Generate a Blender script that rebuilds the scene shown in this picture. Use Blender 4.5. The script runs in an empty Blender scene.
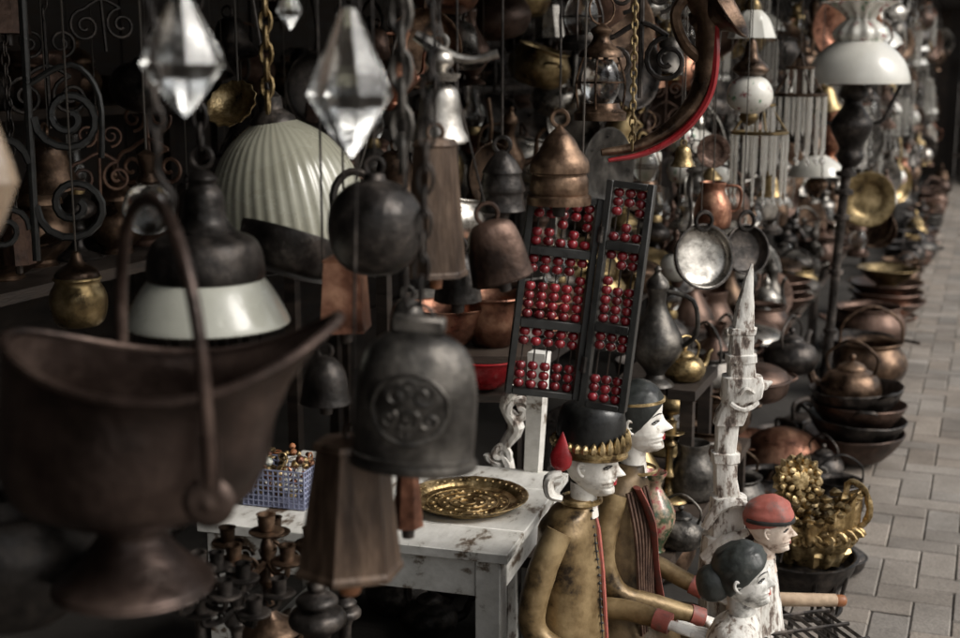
import bpy, bmesh, math, random
from mathutils import Vector, Matrix, noise
random.seed(11)
R=math.radians; PI=math.pi
sc=bpy.context.scene; COL=sc.collection
# ---------------------------------------------------------------- geometry
def cr(p,n=4):
    p=[Vector(q) if len(q)==3 else Vector((q[0],q[1],0)) for q in p]; out=[]
    for i in range(len(p)-1):
        a=p[max(i-1,0)];b=p[i];c=p[i+1];d=p[min(i+2,len(p)-1)]
        for j in range(n):
            t=j/n
            out.append(.5*((2*b)+(c-a)*t+(2*a-5*b+4*c-d)*t*t+(3*b-a-3*c+d)*t**3))
    out.append(p[-1]); return out
def cp(p,n=3): return [(max(q.x,0),q.y) for q in cr(p,n)]
class G:
    def __init__(s): s.v=[];s.f=[]
    def add(s,vs,fs,M=None):
        o=len(s.v)
        s.v+=[(M@Vector(v)) if M else Vector(v) for v in vs]
        s.f+=[[i+o for i in f] for f in fs]; return s
    def lathe(s,prof,seg=20,c=(0,0,0),k=1,sx=1,sy=1,M=None,fl=0,nf=0,flf=None):
        vs=[];fs=[];rows=[]
        for ip,(r,z) in enumerate(prof):
            r*=k;z*=k
            if r<1e-6: rows.append([len(vs)]); vs.append((c[0],c[1],c[2]+z)); continue
            row=[]
            for i in range(seg):
                a=2*PI*i/seg; rr=r*(1+(fl*math.cos(nf*a)*(flf(ip/(len(prof)-1)) if flf else 1) if nf else 0))
                row.append(len(vs)); vs.append((c[0]+rr*math.cos(a)*sx,c[1]+rr*math.sin(a)*sy,c[2]+z))
            rows.append(row)
        for a,b in zip(rows,rows[1:]):
            if len(a)==1 and len(b)==1: continue
            for i in range(seg):
                j=(i+1)%seg
                if len(a)==1: fs.append([a[0],b[j],b[i]])
                elif len(b)==1: fs.append([a[i],a[j],b[0]])
                else: fs.append([a[i],a[j],b[j],b[i]])
        return s.add(vs,fs,M)
    def rings(s,rs,cap=True,closed=False):
        vs=[];fs=[];n=len(rs[0])
        for r in rs: vs+=list(r)
        m=len(rs)
        for q in range(m if closed else m-1):
            for i in range(n):
                j=(i+1)%n; q2=(q+1)%m
                fs.append([q*n+i,q*n+j,q2*n+j,q2*n+i])
        if cap and not closed: fs.append(list(range(n))[::-1]); fs.append([(m-1)*n+i for i in range(n)])
        return s.add(vs,fs)
    def tube(s,pts,r,seg=8,closed=False,flat=1,up=None):
        pts=[Vector(p) for p in pts]; n=len(pts)
        rr=r if isinstance(r,(list,tuple)) else [r]*n
        if len(rr)!=n: rr=[rr[0]+(0) if len(rr)==1 else (lambda t:rr[int(t)]*(1-t%1)+rr[min(int(t)+1,len(rr)-1)]*(t%1))(i/(n-1)*(len(rr)-1)) for i in range(n)]
        rs=[];nv=None
        for i in range(n):
            if closed: t=(pts[(i+1)%n]-pts[i-1])
            else: t=pts[min(i+1,n-1)]-pts[max(i-1,0)]
            t=t.normalized() if t.length>1e-9 else Vector((0,0,1))
            if nv is None:
                u=Vector(up) if up else (Vector((0,0,1)) if abs(t.z)<.9 else Vector((1,0,0)))
                nv=(u-t*u.dot(t)).normalized()
            else:
                nv=nv-t*nv.dot(t); nv=nv.normalized() if nv.length>1e-6 else t.orthogonal().normalized()
            b=t.cross(nv)
            rs.append([pts[i]+(nv*math.cos(2*PI*q/seg)*flat+b*math.sin(2*PI*q/seg))*rr[i] for q in range(seg)])
        return s.rings(rs,True,closed)
    def box(s,c,d,M=None,tap=1):
        x,y,z=d[0]/2,d[1]/2,d[2]/2
        vs=[(c[0]+a*x*(tap if q>0 else 1),c[1]+b*y*(tap if q>0 else 1),c[2]+q*z) for q in(-1,1) for a,b in((-1,-1),(1,-1),(1,1),(-1,1))]
        return s.add(vs,[[3,2,1,0],[4,5,6,7],[0,1,5,4],[1,2,6,5],[2,3,7,6],[3,0,4,7]],M)
    def ring(s,c,R_,r,ax='y',seg=16,ts=6,sx=1,sz=1):
        P=[]
        for i in range(seg):
            a=2*PI*i/seg; u=math.cos(a)*R_*sx; w=math.sin(a)*R_*sz
            P.append((c[0]+(u if ax!='x' else 0),c[1]+(w if ax=='z' else (u if ax=='x' else 0)),c[2]+(w if ax!='z' else 0)))
        return s.tube(P,r,ts,True)
    def chain(s,x,y,z0,z1,L=.03,r=.003):
        z=z0;i=0
        while z<z1:
            s.ring((x,y,z+L*.5),L*.5,r,'xy'[i%2],10,5,.55 if i%2 else .55,1.15); z+=L*.82;i+=1
        return s
    def spiral(s,c,R0,R1,turns,r,M=None,seg=6,a0=0,plane='xz'):
        n=int(16*turns);P=[]
        for i in range(n+1):
            t=i/n;q=R0+(R1-R0)*t;a=a0+turns*2*PI*t
            p=(c[0]+q*math.cos(a),c[1],c[2]+q*math.sin(a)) if plane=='xz' else (c[0]+q*math.cos(a),c[1]+q*math.sin(a),c[2])
            P.append(p)
        return s.tube(P,r,seg)
# ---------------------------------------------------------------- materials
def nt(name):
    m=bpy.data.materials.new(name); m.use_nodes=True; t=m.node_tree
    return m,t,t.nodes['Principled BSDF']
def surf(name,cols,metal=0.0,rough=(.4,.7),scale=14,bump=.25,bs=60,coat=0,spec=.5,rand=.35,pos=None,stretch=None):
    m,t,b=nt(name); N=t.nodes; L=t.links
    tc=N.new('ShaderNodeTexCoord'); oi=N.new('ShaderNodeObjectInfo')
    mp=N.new('ShaderNodeMapping'); L.new(tc.outputs['Object'],mp.inputs['Vector'])
    ml=N.new('ShaderNodeMath'); ml.operation='MULTIPLY'; ml.inputs[1].default_value=30; L.new(oi.outputs['Random'],ml.inputs[0])
    L.new(ml.outputs[0],mp.inputs['Location'])
    if stretch: mp.inputs['Scale'].default_value=stretch
    n1=N.new('ShaderNodeTexNoise'); n1.inputs['Scale'].default_value=scale; n1.inputs['Detail'].default_value=7; n1.inputs['Roughness'].default_value=.65
    L.new(mp.outputs[0],n1.inputs['Vector'])
    rp=N.new('ShaderNodeValToRGB'); e=rp.color_ramp.elements
    k=len(cols); ps=pos or [.32+.36*i/(k-1) for i in range(k)]
    e[0].position=ps[0]; e[0].color=(*cols[0],1); e[1].position=ps[-1]; e[1].color=(*cols[-1],1)
    for i in range(1,k-1):
        q=e.new(ps[i]); q.color=(*cols[i],1)
    L.new(n1.outputs['Fac'],rp.inputs['Fac'])
    hs=N.new('ShaderNodeHueSaturation'); mr=N.new('ShaderNodeMapRange'); mr.inputs['To Min'].default_value=1-rand; mr.inputs['To Max'].default_value=1+rand
    L.new(oi.outputs['Random'],mr.inputs['Value']); L.new(mr.outputs[0],hs.inputs['Value']); L.new(rp.outputs[0],hs.inputs['Color'])
    L.new(hs.outputs[0],b.inputs['Base Color'])
    n2=N.new('ShaderNodeTexNoise'); n2.inputs['Scale'].default_value=bs; n2.inputs['Detail'].default_value=6; L.new(mp.outputs[0],n2.inputs['Vector'])
    r2=N.new('ShaderNodeMapRange'); r2.inputs['From Min'].default_value=.35; r2.inputs['From Max'].default_value=.65; r2.inputs['To Min'].default_value=rough[0]; r2.inputs['To Max'].default_value=rough[1]
    L.new(n1.outputs['Fac'],r2.inputs['Value']); L.new(r2.outputs[0],b.inputs['Roughness'])
    bp=N.new('ShaderNodeBump'); bp.inputs['Strength'].default_value=bump; bp.inputs['Distance'].default_value=.004
    L.new(n2.outputs['Fac'],bp.inputs['Height']); L.new(bp.outputs[0],b.inputs['Normal'])
    b.inputs['Metallic'].default_value=metal; b.inputs['Coat Weight'].default_value=coat; b.inputs['Specular IOR Level'].default_value=spec
    return m
def glass(name,c,rough=.04,tr=1.0,ior=1.5):
    m,t,b=nt(name); N=t.nodes
    n=N.new('ShaderNodeTexNoise'); n.inputs['Scale'].default_value=30
    bp=N.new('ShaderNodeBump'); bp.inputs['Strength'].default_value=.15; bp.inputs['Distance'].default_value=.003
    t.links.new(n.outputs['Fac'],bp.inputs['Height']); t.links.new(bp.outputs[0],b.inputs['Normal'])
    b.inputs['Base Color'].default_value=(*c,1); b.inputs['Roughness'].default_value=rough; b.inputs['Transmission Weight'].default_value=tr; b.inputs['IOR'].default_value=ior
    return m
M={}
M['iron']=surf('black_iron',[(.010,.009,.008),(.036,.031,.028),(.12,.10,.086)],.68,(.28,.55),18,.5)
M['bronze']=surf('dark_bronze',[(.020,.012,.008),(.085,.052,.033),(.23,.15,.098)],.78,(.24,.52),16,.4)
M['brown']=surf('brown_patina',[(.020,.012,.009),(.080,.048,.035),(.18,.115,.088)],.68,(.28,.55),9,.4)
M['scuttle']=surf('scuttle_patina',[(.014,.010,.008),(.048,.031,.025),(.115,.078,.062)],.65,(.28,.5),7,.4)
M['copper']=surf('aged_copper',[(.06,.026,.017),(.24,.11,.07),(.50,.28,.18)],.85,(.26,.5),12,.35)
M['brass']=surf('tarnished_brass',[(.06,.042,.022),(.25,.18,.085),(.55,.42,.23)],.85,(.24,.48),14,.35)
M['pewter']=surf('dull_pewter',[(.08,.072,.064),(.33,.31,.28),(.70,.66,.60)],.88,(.2,.42),16,.3)
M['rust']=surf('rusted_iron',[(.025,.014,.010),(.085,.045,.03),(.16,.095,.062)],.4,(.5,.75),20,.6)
M['greyiron']=surf('grey_cast_iron',[(.024,.022,.020),(.080,.073,.065),(.22,.20,.175)],.72,(.28,.55),15,.6,45)
M['gold']=surf('gilded_metal',[(.07,.045,.022),(.34,.24,.11),(.76,.59,.34)],.86,(.24,.46),24,.7,60)
M['wood']=surf('dark_wood',[(.010,.007,.005),(.028,.018,.012),(.05,.034,.023)],0,(.5,.8),6,.4,40,stretch=(1,1,6))
M['oldwood']=surf('bell_wood',[(.020,.012,.008),(.060,.038,.025),(.125,.082,.055)],.35,(.32,.6),9,.5,40,stretch=(3,3,.7))
M['orange']=surf('turned_orange_wood',[(.22,.08,.03),(.42,.17,.07)],0,(.4,.6),20,.2)
M['log']=surf('pale_log',[(.24,.16,.10),(.48,.36,.25)],0,(.5,.8),20,.5)
M['white']=surf('chipped_white_paint',[(.10,.065,.04),(.22,.18,.14),(.62,.60,.55),(.78,.76,.71)],0,(.45,.7),13,.4,50,pos=[.36,.40,.45,.62],rand=.05,stretch=(1,.5,1.2))
M['face']=surf('aged_white_face_paint',[(.15,.11,.08),(.50,.46,.40),(.74,.71,.65),(.80,.77,.71)],0,(.4,.65),24,.4,70,pos=[.33,.39,.47,.6],rand=.03)
M['peach']=surf('worn_flesh_paint',[(.20,.13,.09),(.56,.45,.37),(.70,.60,.51)],0,(.4,.65),26,.4,60,pos=[.33,.42,.6],rand=.03)
M['greyface']=surf('grey_worn_paint',[(.10,.09,.08),(.36,.35,.32),(.66,.64,.60)],0,(.45,.7),28,.5,60,pos=[.36,.44,.56],rand=.03)
M['bleached']=surf('bleached_carved_wood',[(.07,.05,.04),(.26,.21,.175),(.60,.57,.52),(.76,.74,.69)],0,(.6,.85),30,.8,60,pos=[.36,.43,.48,.62],rand=.03,stretch=(1.4,1.4,.6))
M['robe']=surf('worn_gold_paint',[(.030,.020,.012),(.18,.12,.055),(.34,.245,.125)],.4,(.28,.55),13,.4,50,pos=[.35,.46,.66],rand=.05)
M['robe2']=surf('dark_gold_paint',[(.025,.018,.012),(.11,.072,.035),(.22,.15,.075)],.3,(.4,.6),13,.4,50,rand=.05)
M['black']=surf('black_lacquer',[(.008,.008,.008),(.022,.022,.02)],0,(.25,.5),20,.2)
M['hair']=surf('dark_green_black_paint',[(.009,.010,.009),(.028,.032,.029),(.09,.09,.08)],0,(.3,.6),24,.5,50,pos=[.35,.6,.75])
M['red']=surf('red_enamel',[(.16,.008,.010),(.36,.018,.024)],0,(.2,.4),20,.1,coat=.3)
M['redbead']=surf('dark_red_bead',[(.15,.010,.014),(.27,.018,.026)],0,(.10,.25),30,.05,coat=.8,rand=.4)
M['redcap']=surf('faded_red_paint',[(.12,.085,.075),(.30,.08,.06),(.36,.11,.085)],0,(.5,.7),25,.4)
M['milk']=surf('milk_glass',[(.52,.51,.46),(.64,.62,.56)],0,(.12,.28),6,.05,coat=.5,rand=.08)
M['lampglass']=surf('dusty_white_glass',[(.34,.34,.29),(.46,.46,.40)],0,(.2,.4),6,.1,coat=.3,rand=.02)
M['green']=surf('pale_green_glass',[(.24,.235,.18),(.38,.37,.295)],0,(.18,.35),4,.05,coat=.4,rand=.02)
M['porc']=surf('painted_porcelain',[(.25,.05,.06),(.62,.60,.54),(.68,.66,.60),(.08,.22,.10)],0,(.15,.3),24,.03,coat=.5,pos=[.36,.42,.6,.64],rand=.05)
M['flvase']=surf('floral_glaze',[(.03,.10,.05),(.10,.09,.05),(.4,.30,.2),(.35,.04,.06)],0,(.2,.4),26,.1,coat=.5,pos=[.36,.47,.55,.63])
M['glass']=glass('clear_crystal',(.93,.93,.9),.05)
M['prism']=glass('prism_glass',(.85,.83,.78),.15,.75)
M['amber']=glass('amber_glass',(.55,.42,.30),.2,.6)
M['blue']=surf('pale_blue_plastic',[(.30,.33,.50),(.42,.45,.62)],0,(.3,.5),10,.05)
M['eye']=surf('black_eye_paint',[(.006,.006,.006),(.012,.012,.012)],0,(.3,.4),10,.0)
M['cord']=surf('dirty_cord',[(.03,.025,.02),(.06,.05,.04)],0,(.7,.9),40,.2)
M['mortar']=surf('grey_joint_sand',[(.12,.105,.09),(.18,.16,.14)],0,(.8,.95),3,.5)
M['floor']=surf('painted_shade_floor',[(.02,.018,.015),(.05,.043,.037)],0,(.6,.9),3,.4)  # near-black tone puts the shade under the stall into the colour
M['canvas']=surf('roof_sheet',[(.02,.018,.017),(.04,.037,.034)],0,(.7,.9),3,.3)
def paver_mat():
    m,t,b=nt('grey_pavers'); N=t.nodes;L=t.links
    at=N.new('ShaderNodeAttribute'); at.attribute_name='tint'
    n=N.new('ShaderNodeTexNoise'); n.inputs['Scale'].default_value=1.6; n.inputs['Detail'].default_value=9; n.inputs['Roughness'].default_value=.75
    n3=N.new('ShaderNodeTexNoise'); n3.inputs['Scale'].default_value=140; n3.inputs['Detail'].default_value=5
    tc=N.new('ShaderNodeTexCoord'); L.new(tc.outputs['Object'],n.inputs['Vector']); L.new(tc.outputs['Object'],n3.inputs['Vector'])
    rp=N.new('ShaderNodeValToRGB'); rp.color_ramp.elements[0].position=.32; rp.color_ramp.elements[0].color=(.145,.122,.10,1); rp.color_ramp.elements[1].position=.66; rp.color_ramp.elements[1].color=(.33,.29,.25,1)
    L.new(n.outputs['Fac'],rp.inputs['Fac'])
    mx=N.new('ShaderNodeMix'); mx.data_type='RGBA'; mx.blend_type='MULTIPLY'; mx.inputs['Factor'].default_value=1
    L.new(rp.outputs[0],mx.inputs['A']); L.new(at.outputs['Color'],mx.inputs['B'])
    m2=N.new('ShaderNodeMix'); m2.data_type='RGBA'; m2.blend_type='OVERLAY'; m2.inputs['Factor'].default_value=.6
    L.new(mx.outputs['Result'],m2.inputs['A']); L.new(n3.outputs['Fac'],m2.inputs['B'])
    L.new(m2.outputs['Result'],b.inputs['Base Color']); b.inputs['Roughness'].default_value=.62
    bp=N.new('ShaderNodeBump'); bp.inputs['Strength'].default_value=.7; bp.inputs['Distance'].default_value=.003; L.new(n3.outputs['Fac'],bp.inputs['Height']); L.new(bp.outputs[0],b.inputs['Normal'])
    return m
M['paver']=paver_mat()
# ---------------------------------------------------------------- objects
def mesh(name,g,mat,parent=None,label=None,dent=0,df=12,bevel=0,flat=False,sharp=38):
    me=bpy.data.meshes.new(name)
    vs=g.v
    if dent: vs=[v+noise.noise_vector(v*df+Vector((3.1,7.7,1.3)))*dent for v in vs]
    me.from_pydata([tuple(v) for v in vs],[],g.f); me.update()
    bm=bmesh.new(); bm.from_mesh(me)
    if bevel: bmesh.ops.bevel(bm,geom=bm.edges[:],offset=bevel,segments=1,affect='EDGES')
    bmesh.ops.recalc_face_normals(bm,faces=bm.faces[:]); bm.to_mesh(me); bm.free()
    if not flat:
        me.polygons.foreach_set('use_smooth',[True]*len(me.polygons)); me.set_sharp_from_angle(angle=R(sharp))
    me.materials.append(M[mat] if isinstance(mat,str) else mat)
    o=bpy.data.objects.new(name,me); COL.objects.link(o)
    if parent: o.parent=parent
    if label: o['label']=label
    return o
def thing(name,label,cat,loc=(0,0,0),rot=(0,0,0),group=None,s=1):
    o=bpy.data.objects.new(name,None); COL.objects.link(o); o.empty_display_size=.05
    o.location=loc;o.rotation_euler=rot;o.scale=(s,s,s);o['label']=label;o['category']=cat
    if group:o['group']=group
    return o
def tag(o,label,cat,group=None,loc=None,rot=None):
    o['label']=label;o['category']=cat
    if group:o['group']=group
    if loc is not None:o.location=loc
    if rot is not None:o.rotation_euler=rot
    return o
def struct(name,g,mat,**k):
    o=mesh(name,g,mat,**k);o['kind']='structure';return o
def dup(root,loc,rot,s):
    r=root.copy();COL.objects.link(r);r.location=loc;r.rotation_euler=rot;r.scale=(s,s,s)
    for c in root.children:
        d=c.copy();COL.objects.link(d);d.parent=r
        for e in c.children:
            h=e.copy();COL.objects.link(h);h.parent=d
    return r
# ---------------------------------------------------------------- camera frame
PIT=R(11);CZ=1.5;F=1333.3
FW=Vector((0,math.cos(PIT),-math.sin(PIT)));UP=Vector((0,math.sin(PIT),math.cos(PIT)));RT=Vector((1,0,0));CAM=Vector((0,0,CZ))
def P(px,py,d): return CAM+d*(FW+RT*((px-480)/F)+UP*((319-py)/F))
def Gd(px,py,z):
    r=FW+RT*((px-480)/F)+UP*((319-py)/F); return CAM+r*((z-CZ)/r.z)
def PY(px,py,Y):
    r=FW+RT*((px-480)/F)+UP*((319-py)/F); return CAM+r*(Y/r.y)
def proj(p):
    q=p-CAM;d=q.dot(FW); return (480+F*q.x/d,319-F*q.dot(UP)/d,d)
TD=Vector((.356,.934,0)).normalized();NL=Vector((-TD.y,TD.x,0));F0=Vector((1.5,4.9,0));YAW=math.atan2(TD.y,TD.x)
def S(t,off,z=0): return F0+TD*t+NL*off+Vector((0,0,z))
ROOF=2.12
cam=bpy.data.cameras.new('camera');co=bpy.data.objects.new('camera',cam);COL.objects.link(co);sc.camera=co
co.location=CAM;co.rotation_euler=(PI/2-PIT,0,0);cam.lens=50;cam.sensor_width=36;cam.clip_end=300;cam.clip_start=.05
cam.dof.use_dof=True;cam.dof.focus_distance=2.7;cam.dof.aperture_fstop=3.7
# ---------------------------------------------------------------- setting
g=G();g.add([(-60,-40,-.010),(60,-40,-.010),(60,90,-.010),(-60,90,-.010)],[[0,1,2,3]]);struct('ground',g,'mortar')
g=G();tint=[];W=.105
def brick(x,y,w,h):
    e=.0016;c=.004;dz=random.uniform(-.0025,.0015)
    o=[(x+e,y+e),(x+w-e,y+e),(x+w-e,y+h-e),(x+e,y+h-e)];i=[(x+e+c,y+e+c),(x+w-e-c,y+e+c),(x+w-e-c,y+h-e-c),(x+e+c,y+h-e-c)]
    tx,ty=random.uniform(-.012,.012),random.uniform(-.012,.012)
    def T(p,z): return S(p[0],-p[1],z+(p[0]-x)*tx+(p[1]-y)*ty)
    vs=[T(p,-.0055) for p in o]+[T(p,dz) for p in i]
    g.add(vs,[[4,5,6,7],[0,1,5,4],[1,2,6,5],[2,3,7,6],[3,0,4,7]])
    v=random.uniform(.72,1.14);u=random.uniform(-.03,.03)
    tint.extend([(v+u,v,v-u,1)]*5)
for j in range(-2,44):
    for n in range(-50,60):
        for (bx,by,bw,bh) in ((j+4*n,j,2,1),(j+3+4*n,j,1,2)):
            x=bx*W;y=by*W-.3
            if -5.6<x<14: brick(x,y,bw*W,bh*W)
pv=struct('pavement',g,'paver',flat=True)
ca_=pv.data.color_attributes.new('tint','FLOAT_COLOR','CORNER')
flat=[]
for p in pv.data.polygons: flat+=list(tint[p.index])*p.loop_total
ca_.data.foreach_set('color',flat)
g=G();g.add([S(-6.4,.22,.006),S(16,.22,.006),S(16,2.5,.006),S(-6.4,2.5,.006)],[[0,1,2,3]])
struct('stall_shade_sheet',g,'floor')  # dark sheet over the pavers, painted shade beneath table and benches
def slab(name,t0,t1,o0,o1,z0,z1,mat,label,cat,group=None,bevel=0):
    g=G();c=S((t0+t1)/2,(o0+o1)/2,(z0+z1)/2)
    g.box((0,0,0),(t1-t0,abs(o1-o0),z1-z0));o=mesh(name,g,mat,bevel=bevel);return tag(o,label,cat,group,c,(0,0,YAW))
slab('stall_roof',-7,13.4,.05,2.6,2.135,2.19,'canvas','dark sheet roof running over the whole row of antique stalls','roof')
wall=thing('plank_wall','dark plank wall behind the shelves of antiques','wall',S(0,0,0),(0,0,YAW))
g=G()
for i in range(70): g.box((-6.5+i*.29,2.52+random.uniform(-.006,.006),1.06),(.285,.03,2.12))
mesh('boarding',g,'wood',wall)
g=G()
for z in (.25,1.9): g.box((3.5,2.49,z),(20,.02,.07))
mesh('batten',g,'wood',wall)
slab('sky_blocker_board',-5.75,-5.71,.3,2.5,0.01,2.12,'wood','added unseen dark board blocking sky light from behind the viewer','wall')  # added out of view to keep rear sky light off the left side
slab('far_partition',13.3,13.34,.24,2.5,0.01,2.9,'wood','dark board partition closing the far end of the stall row','wall')
cb=thing('cross_wall','dark board wall behind the farthest stall at the street bend','wall',S(13.45,0,0),(0,0,YAW))
g=G()
for i in range(26): g.box((random.uniform(-.005,.005),.2-i*.21,1.55),(.03,.205,3.1))
mesh('boarding',g,'wood',cb)
slab('cross_roof',12.2,13.42,-5,.04,2.62,2.67,'canvas','dark sheet roof of the farthest stall at the street bend','roof')
for i,z in enumerate((.35,.75,1.15,1.55)):
    th=thing('cross_shelf',['lowest','second lowest','second highest','highest'][i]+' long dark shelf of the farthest stall','shelf',S(12.55+i*.22,-2.4,0),(0,0,YAW),'cross stall shelves')
    mesh('board',G().box((0,0,z-.015),(.21,5,.03)),'wood',th)
    for y in(-2.4,-.8,.8,2.4): mesh('leg',G().box((0,y,(z-.03)/2),(.035,.035,z-.032)),'wood',th)
slab('hanging_rail',12.4,12.42,-4.8,0,2.59,2.615,'iron','dark rail across the farthest stall with lamps hung below','rail')
for i,t in enumerate((1.4,4.4,7.4,10.6)):
    slab('stall_post',t,t+.07,1.205,1.235,0.01,2.13,'wood',['dark wooden post nearest the viewer under the stall roof','second nearest dark wooden roof post','third nearest dark wooden roof post','farthest dark wooden roof post'][i],'post','posts holding the stall roof')
for i,o in enumerate((.3,.75,1.2,1.7)):
    slab('hanging_rail',-5.7,13.2,o-.012,o+.012,2.1,2.134,'iron',['dark rail at the stall front with lamps and pans hung below','second dark rail from the street with bells hung below','third dark rail from the street under the roof','dark rail deepest in the stall under the roof'][i],'rail')
ORD=['','','second ','third ','fourth ','fifth ','sixth ','seventh ','eighth ','ninth ','tenth ','eleventh ','twelfth ','thirteenth ','fourteenth ','fifteenth ','sixteenth ','seventeenth ','eighteenth ','nineteenth ','twentieth ']
def ordn(i): return ORD[i] if i<len(ORD) else ('number %d '%i)
def bench(t0,t1,o0,o1,z,nm,lab,grp,zb=.007):
    th=thing(nm,lab,'shelf',S((t0+t1)/2,(o0+o1)/2,0),(0,0,YAW),grp);l=t1-t0;w=o1-o0
    g=G()
    for q in range(3): g.box((0,-w/2+w*(q+.5)/3,z-.014),(l-.01,w/3-.006,.028))
    mesh('board',g,'wood',th)
    for sx in(-1,1):
        for sy in(-1,1):
            g=G();g.box((sx*(l/2-.04),sy*(w/2-.03),(z-.028+zb)/2),(.035,.035,z-.028-zb));mesh('leg',g,'wood',th)
bench(-2.25,-1.02,.3,.76,.33,'low_bench','short dark bench behind the white faced statues',None)
bench(-1.72,-1.4,.34,.58,.64,'riser_shelf','small raised shelf on the short bench holding the tall grey ewer',None,.332)
for i in range(5):
    t0=-1.0+i*3; t1=min(t0+3,12.3); n=ordn(i+1)
    bench(t0,t1,.45,.8,.33,'low_bench','%snearest long length of low dark bench along the stall front'%n,'low bench lengths')
    bench(t0-.7,t1-.7,.84,1.19,.64,'middle_shelf','%snearest length of the middle dark shelf behind the low bench'%n,'middle shelf lengths')
    bench(t0-.7,t1-.7,1.24,1.6,1.0,'high_shelf','%snearest length of the high dark shelf behind the middle one'%n,'high shelf lengths')
    if i<4: bench(t0-3,t0,1.72,2.18,.98,'rear_shelf','%snearest length of the rear dark shelf by the plank wall'%n,'rear shelf lengths')
    if i<4: bench(t0-3,t0,2.22,2.48,1.36,'top_shelf','%snearest length of the top dark shelf against the plank wall'%n,'top shelf lengths')
# ---------------------------------------------------------------- prototypes
PRO={}
def proto(kind,mat,fn):
    k=(kind,mat)
    if k not in PRO:
        r=thing(kind,'x','x');fn(r,mat);PRO[k]=r
    return PRO[k]
def k_kettle(r,m):
    mesh('body',G().lathe(cp([(0,0),(.07,0),(.1,.03),(.106,.065),(.085,.105),(.05,.122),(.045,.128)])),m,r,dent=.005)
    mesh('lid',G().lathe(cp([(.05,.124),(.045,.135),(.02,.148),(.006,.152),(.014,.165),(.008,.176),(0,.178)])),m,r)
    mesh('spout',G().tube(cr([(.09,0,.05),(.13,0,.07),(.15,0,.12),(.17,0,.135)]),[.024,.016,.011,.012]),m,r)
    mesh('handle',G().tube(cr([(-.075,0,.105),(-.085,0,.17),(0,0,.225),(.085,0,.17),(.075,0,.105)]),.006),m,r)
def k_pot(r,m):
    mesh('body',G().lathe(cp([(0,0),(.08,0),(.12,.04),(.125,.09),(.1,.13),(.108,.145),(.102,.145),(.09,.13),(.11,.09),(.1,.03),(0,.02)])),m,r,dent=.005)
    for s in(-1,1): mesh('handle',G().tube(cr([(s*.12,-.03,.1),(s*.155,-.025,.11),(s*.155,.025,.11),(s*.12,.03,.1)]),.006),m,r)
def k_lidpan(r,m):
    mesh('body',G().lathe(cp([(0,0),(.1,0),(.135,.03),(.14,.07),(.15,.075),(.142,.08)]),26),m,r,dent=.004)
    mesh('lid',G().lathe(cp([(.14,.08),(.12,.1),(.06,.118),(.015,.122),(.02,.14),(0,.145)]),26),m,r,dent=.003)
    for s in(-1,1): mesh('handle',G().tube(cr([(s*.135,-.03,.05),(s*.175,-.025,.065),(s*.175,.025,.065),(s*.135,.03,.05)]),.006),m,r)
def k_lidpot(r,m):
    mesh('body',G().lathe(cp([(0,0),(.045,0),(.04,.015),(.075,.05),(.08,.09),(.055,.13),(.05,.14)])),m,r)
    mesh('lid',G().lathe(cp([(.06,.14),(.055,.155),(.03,.18),(.012,.19),(.016,.205),(.006,.225),(0,.24)])),m,r)
def k_bowl(r,m):
    mesh('body',G().lathe(cp([(0,0),(.05,0),(.05,.01),(.09,.035),(.13,.075),(.14,.08),(.134,.082),(.09,.045),(.04,.02),(0,.018)]),24),m,r,dent=.004)
def k_stack(r,m):
    for i in range(3):
        mesh('bowl',G().lathe(cp([(0,0),(.05,0),(.1,.03),(.135,.062),(.142,.066),(.134,.07),(.09,.04),(0,.015)]),24,(random.uniform(-.008,.008),random.uniform(-.008,.008),i*.034)),m,r,dent=.004)
def k_pan(r,m):
    mesh('pan_body',G().lathe(cp([(0,0),(.09,0),(.115,.03),(.12,.035),(.113,.036),(.085,.008),(0,.008)]),24),m,r)
    mesh('handle',G().tube(cr([(.11,0,.03),(.18,0,.045),(.29,0,.05)]),[.009,.007,.009],6),m,r)
def k_bell(r,m):
    mesh('body',G().lathe(cp([(.068,0),(.062,.01),(.048,.04),(.042,.08),(.028,.105),(0,.112)])+[(0,.107)]+cp([(.024,.1),(.036,.08),(.044,.035),(.06,0),(.068,0)]),20),m,r)
    mesh('loop',G().ring((0,0,.125),.016,.004),m,r)
    mesh('clapper',G().lathe([(0,-.01),(.01,-.006),(.012,.004),(.004,.012),(.003,.06),(0,.06)],8),'iron',r)
def k_camelbell(r,m):
    g=G()
    g.rings([[Vector((s*c[0],s*.7*c[1],z)) for c in [(math.cos(2*PI*i/8+.39),math.sin(2*PI*i/8+.39)) for i in range(8)]] for s,z in((.06,0),(.056,.03),(.042,.11),(.03,.125))])
    mesh('body',g,m,r,flat=True); mesh('loop',G().ring((0,0,.135),.016,.004),'iron',r)
    mesh('clapper',G().lathe([(0,-.03),(.009,-.025),(.009,0),(0,0)],8),'wood',r)
def k_lantern(r,m):
    mesh('base',G().lathe([(0,0),(.07,0),(.07,.02),(.055,.03),(.05,.045),(0,.045)]),m,r)
    mesh('glass_chimney',G().lathe(cp([(.035,.045),(.052,.085),(.048,.13),(.032,.16)]),16),'glass',r)
    g=G()
    for i in range(4):
        a=PI/4+i*PI/2;c,s=math.cos(a),math.sin(a);g.tube(cr([(c*.06,s*.06,.03),(c*.066,s*.066,.1),(c*.045,s*.045,.17)]),.0035,5)
    g.ring((0,0,.1),.064,.0025,'z');mesh('cage',g,m,r)
    mesh('top',G().lathe(cp([(.06,.165),(.055,.18),(.03,.2),(.022,.22),(.03,.235),(.01,.25),(0,.255)])),m,r)
    mesh('bail',G().ring((0,0,.29),.04,.003),m,r)
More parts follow.
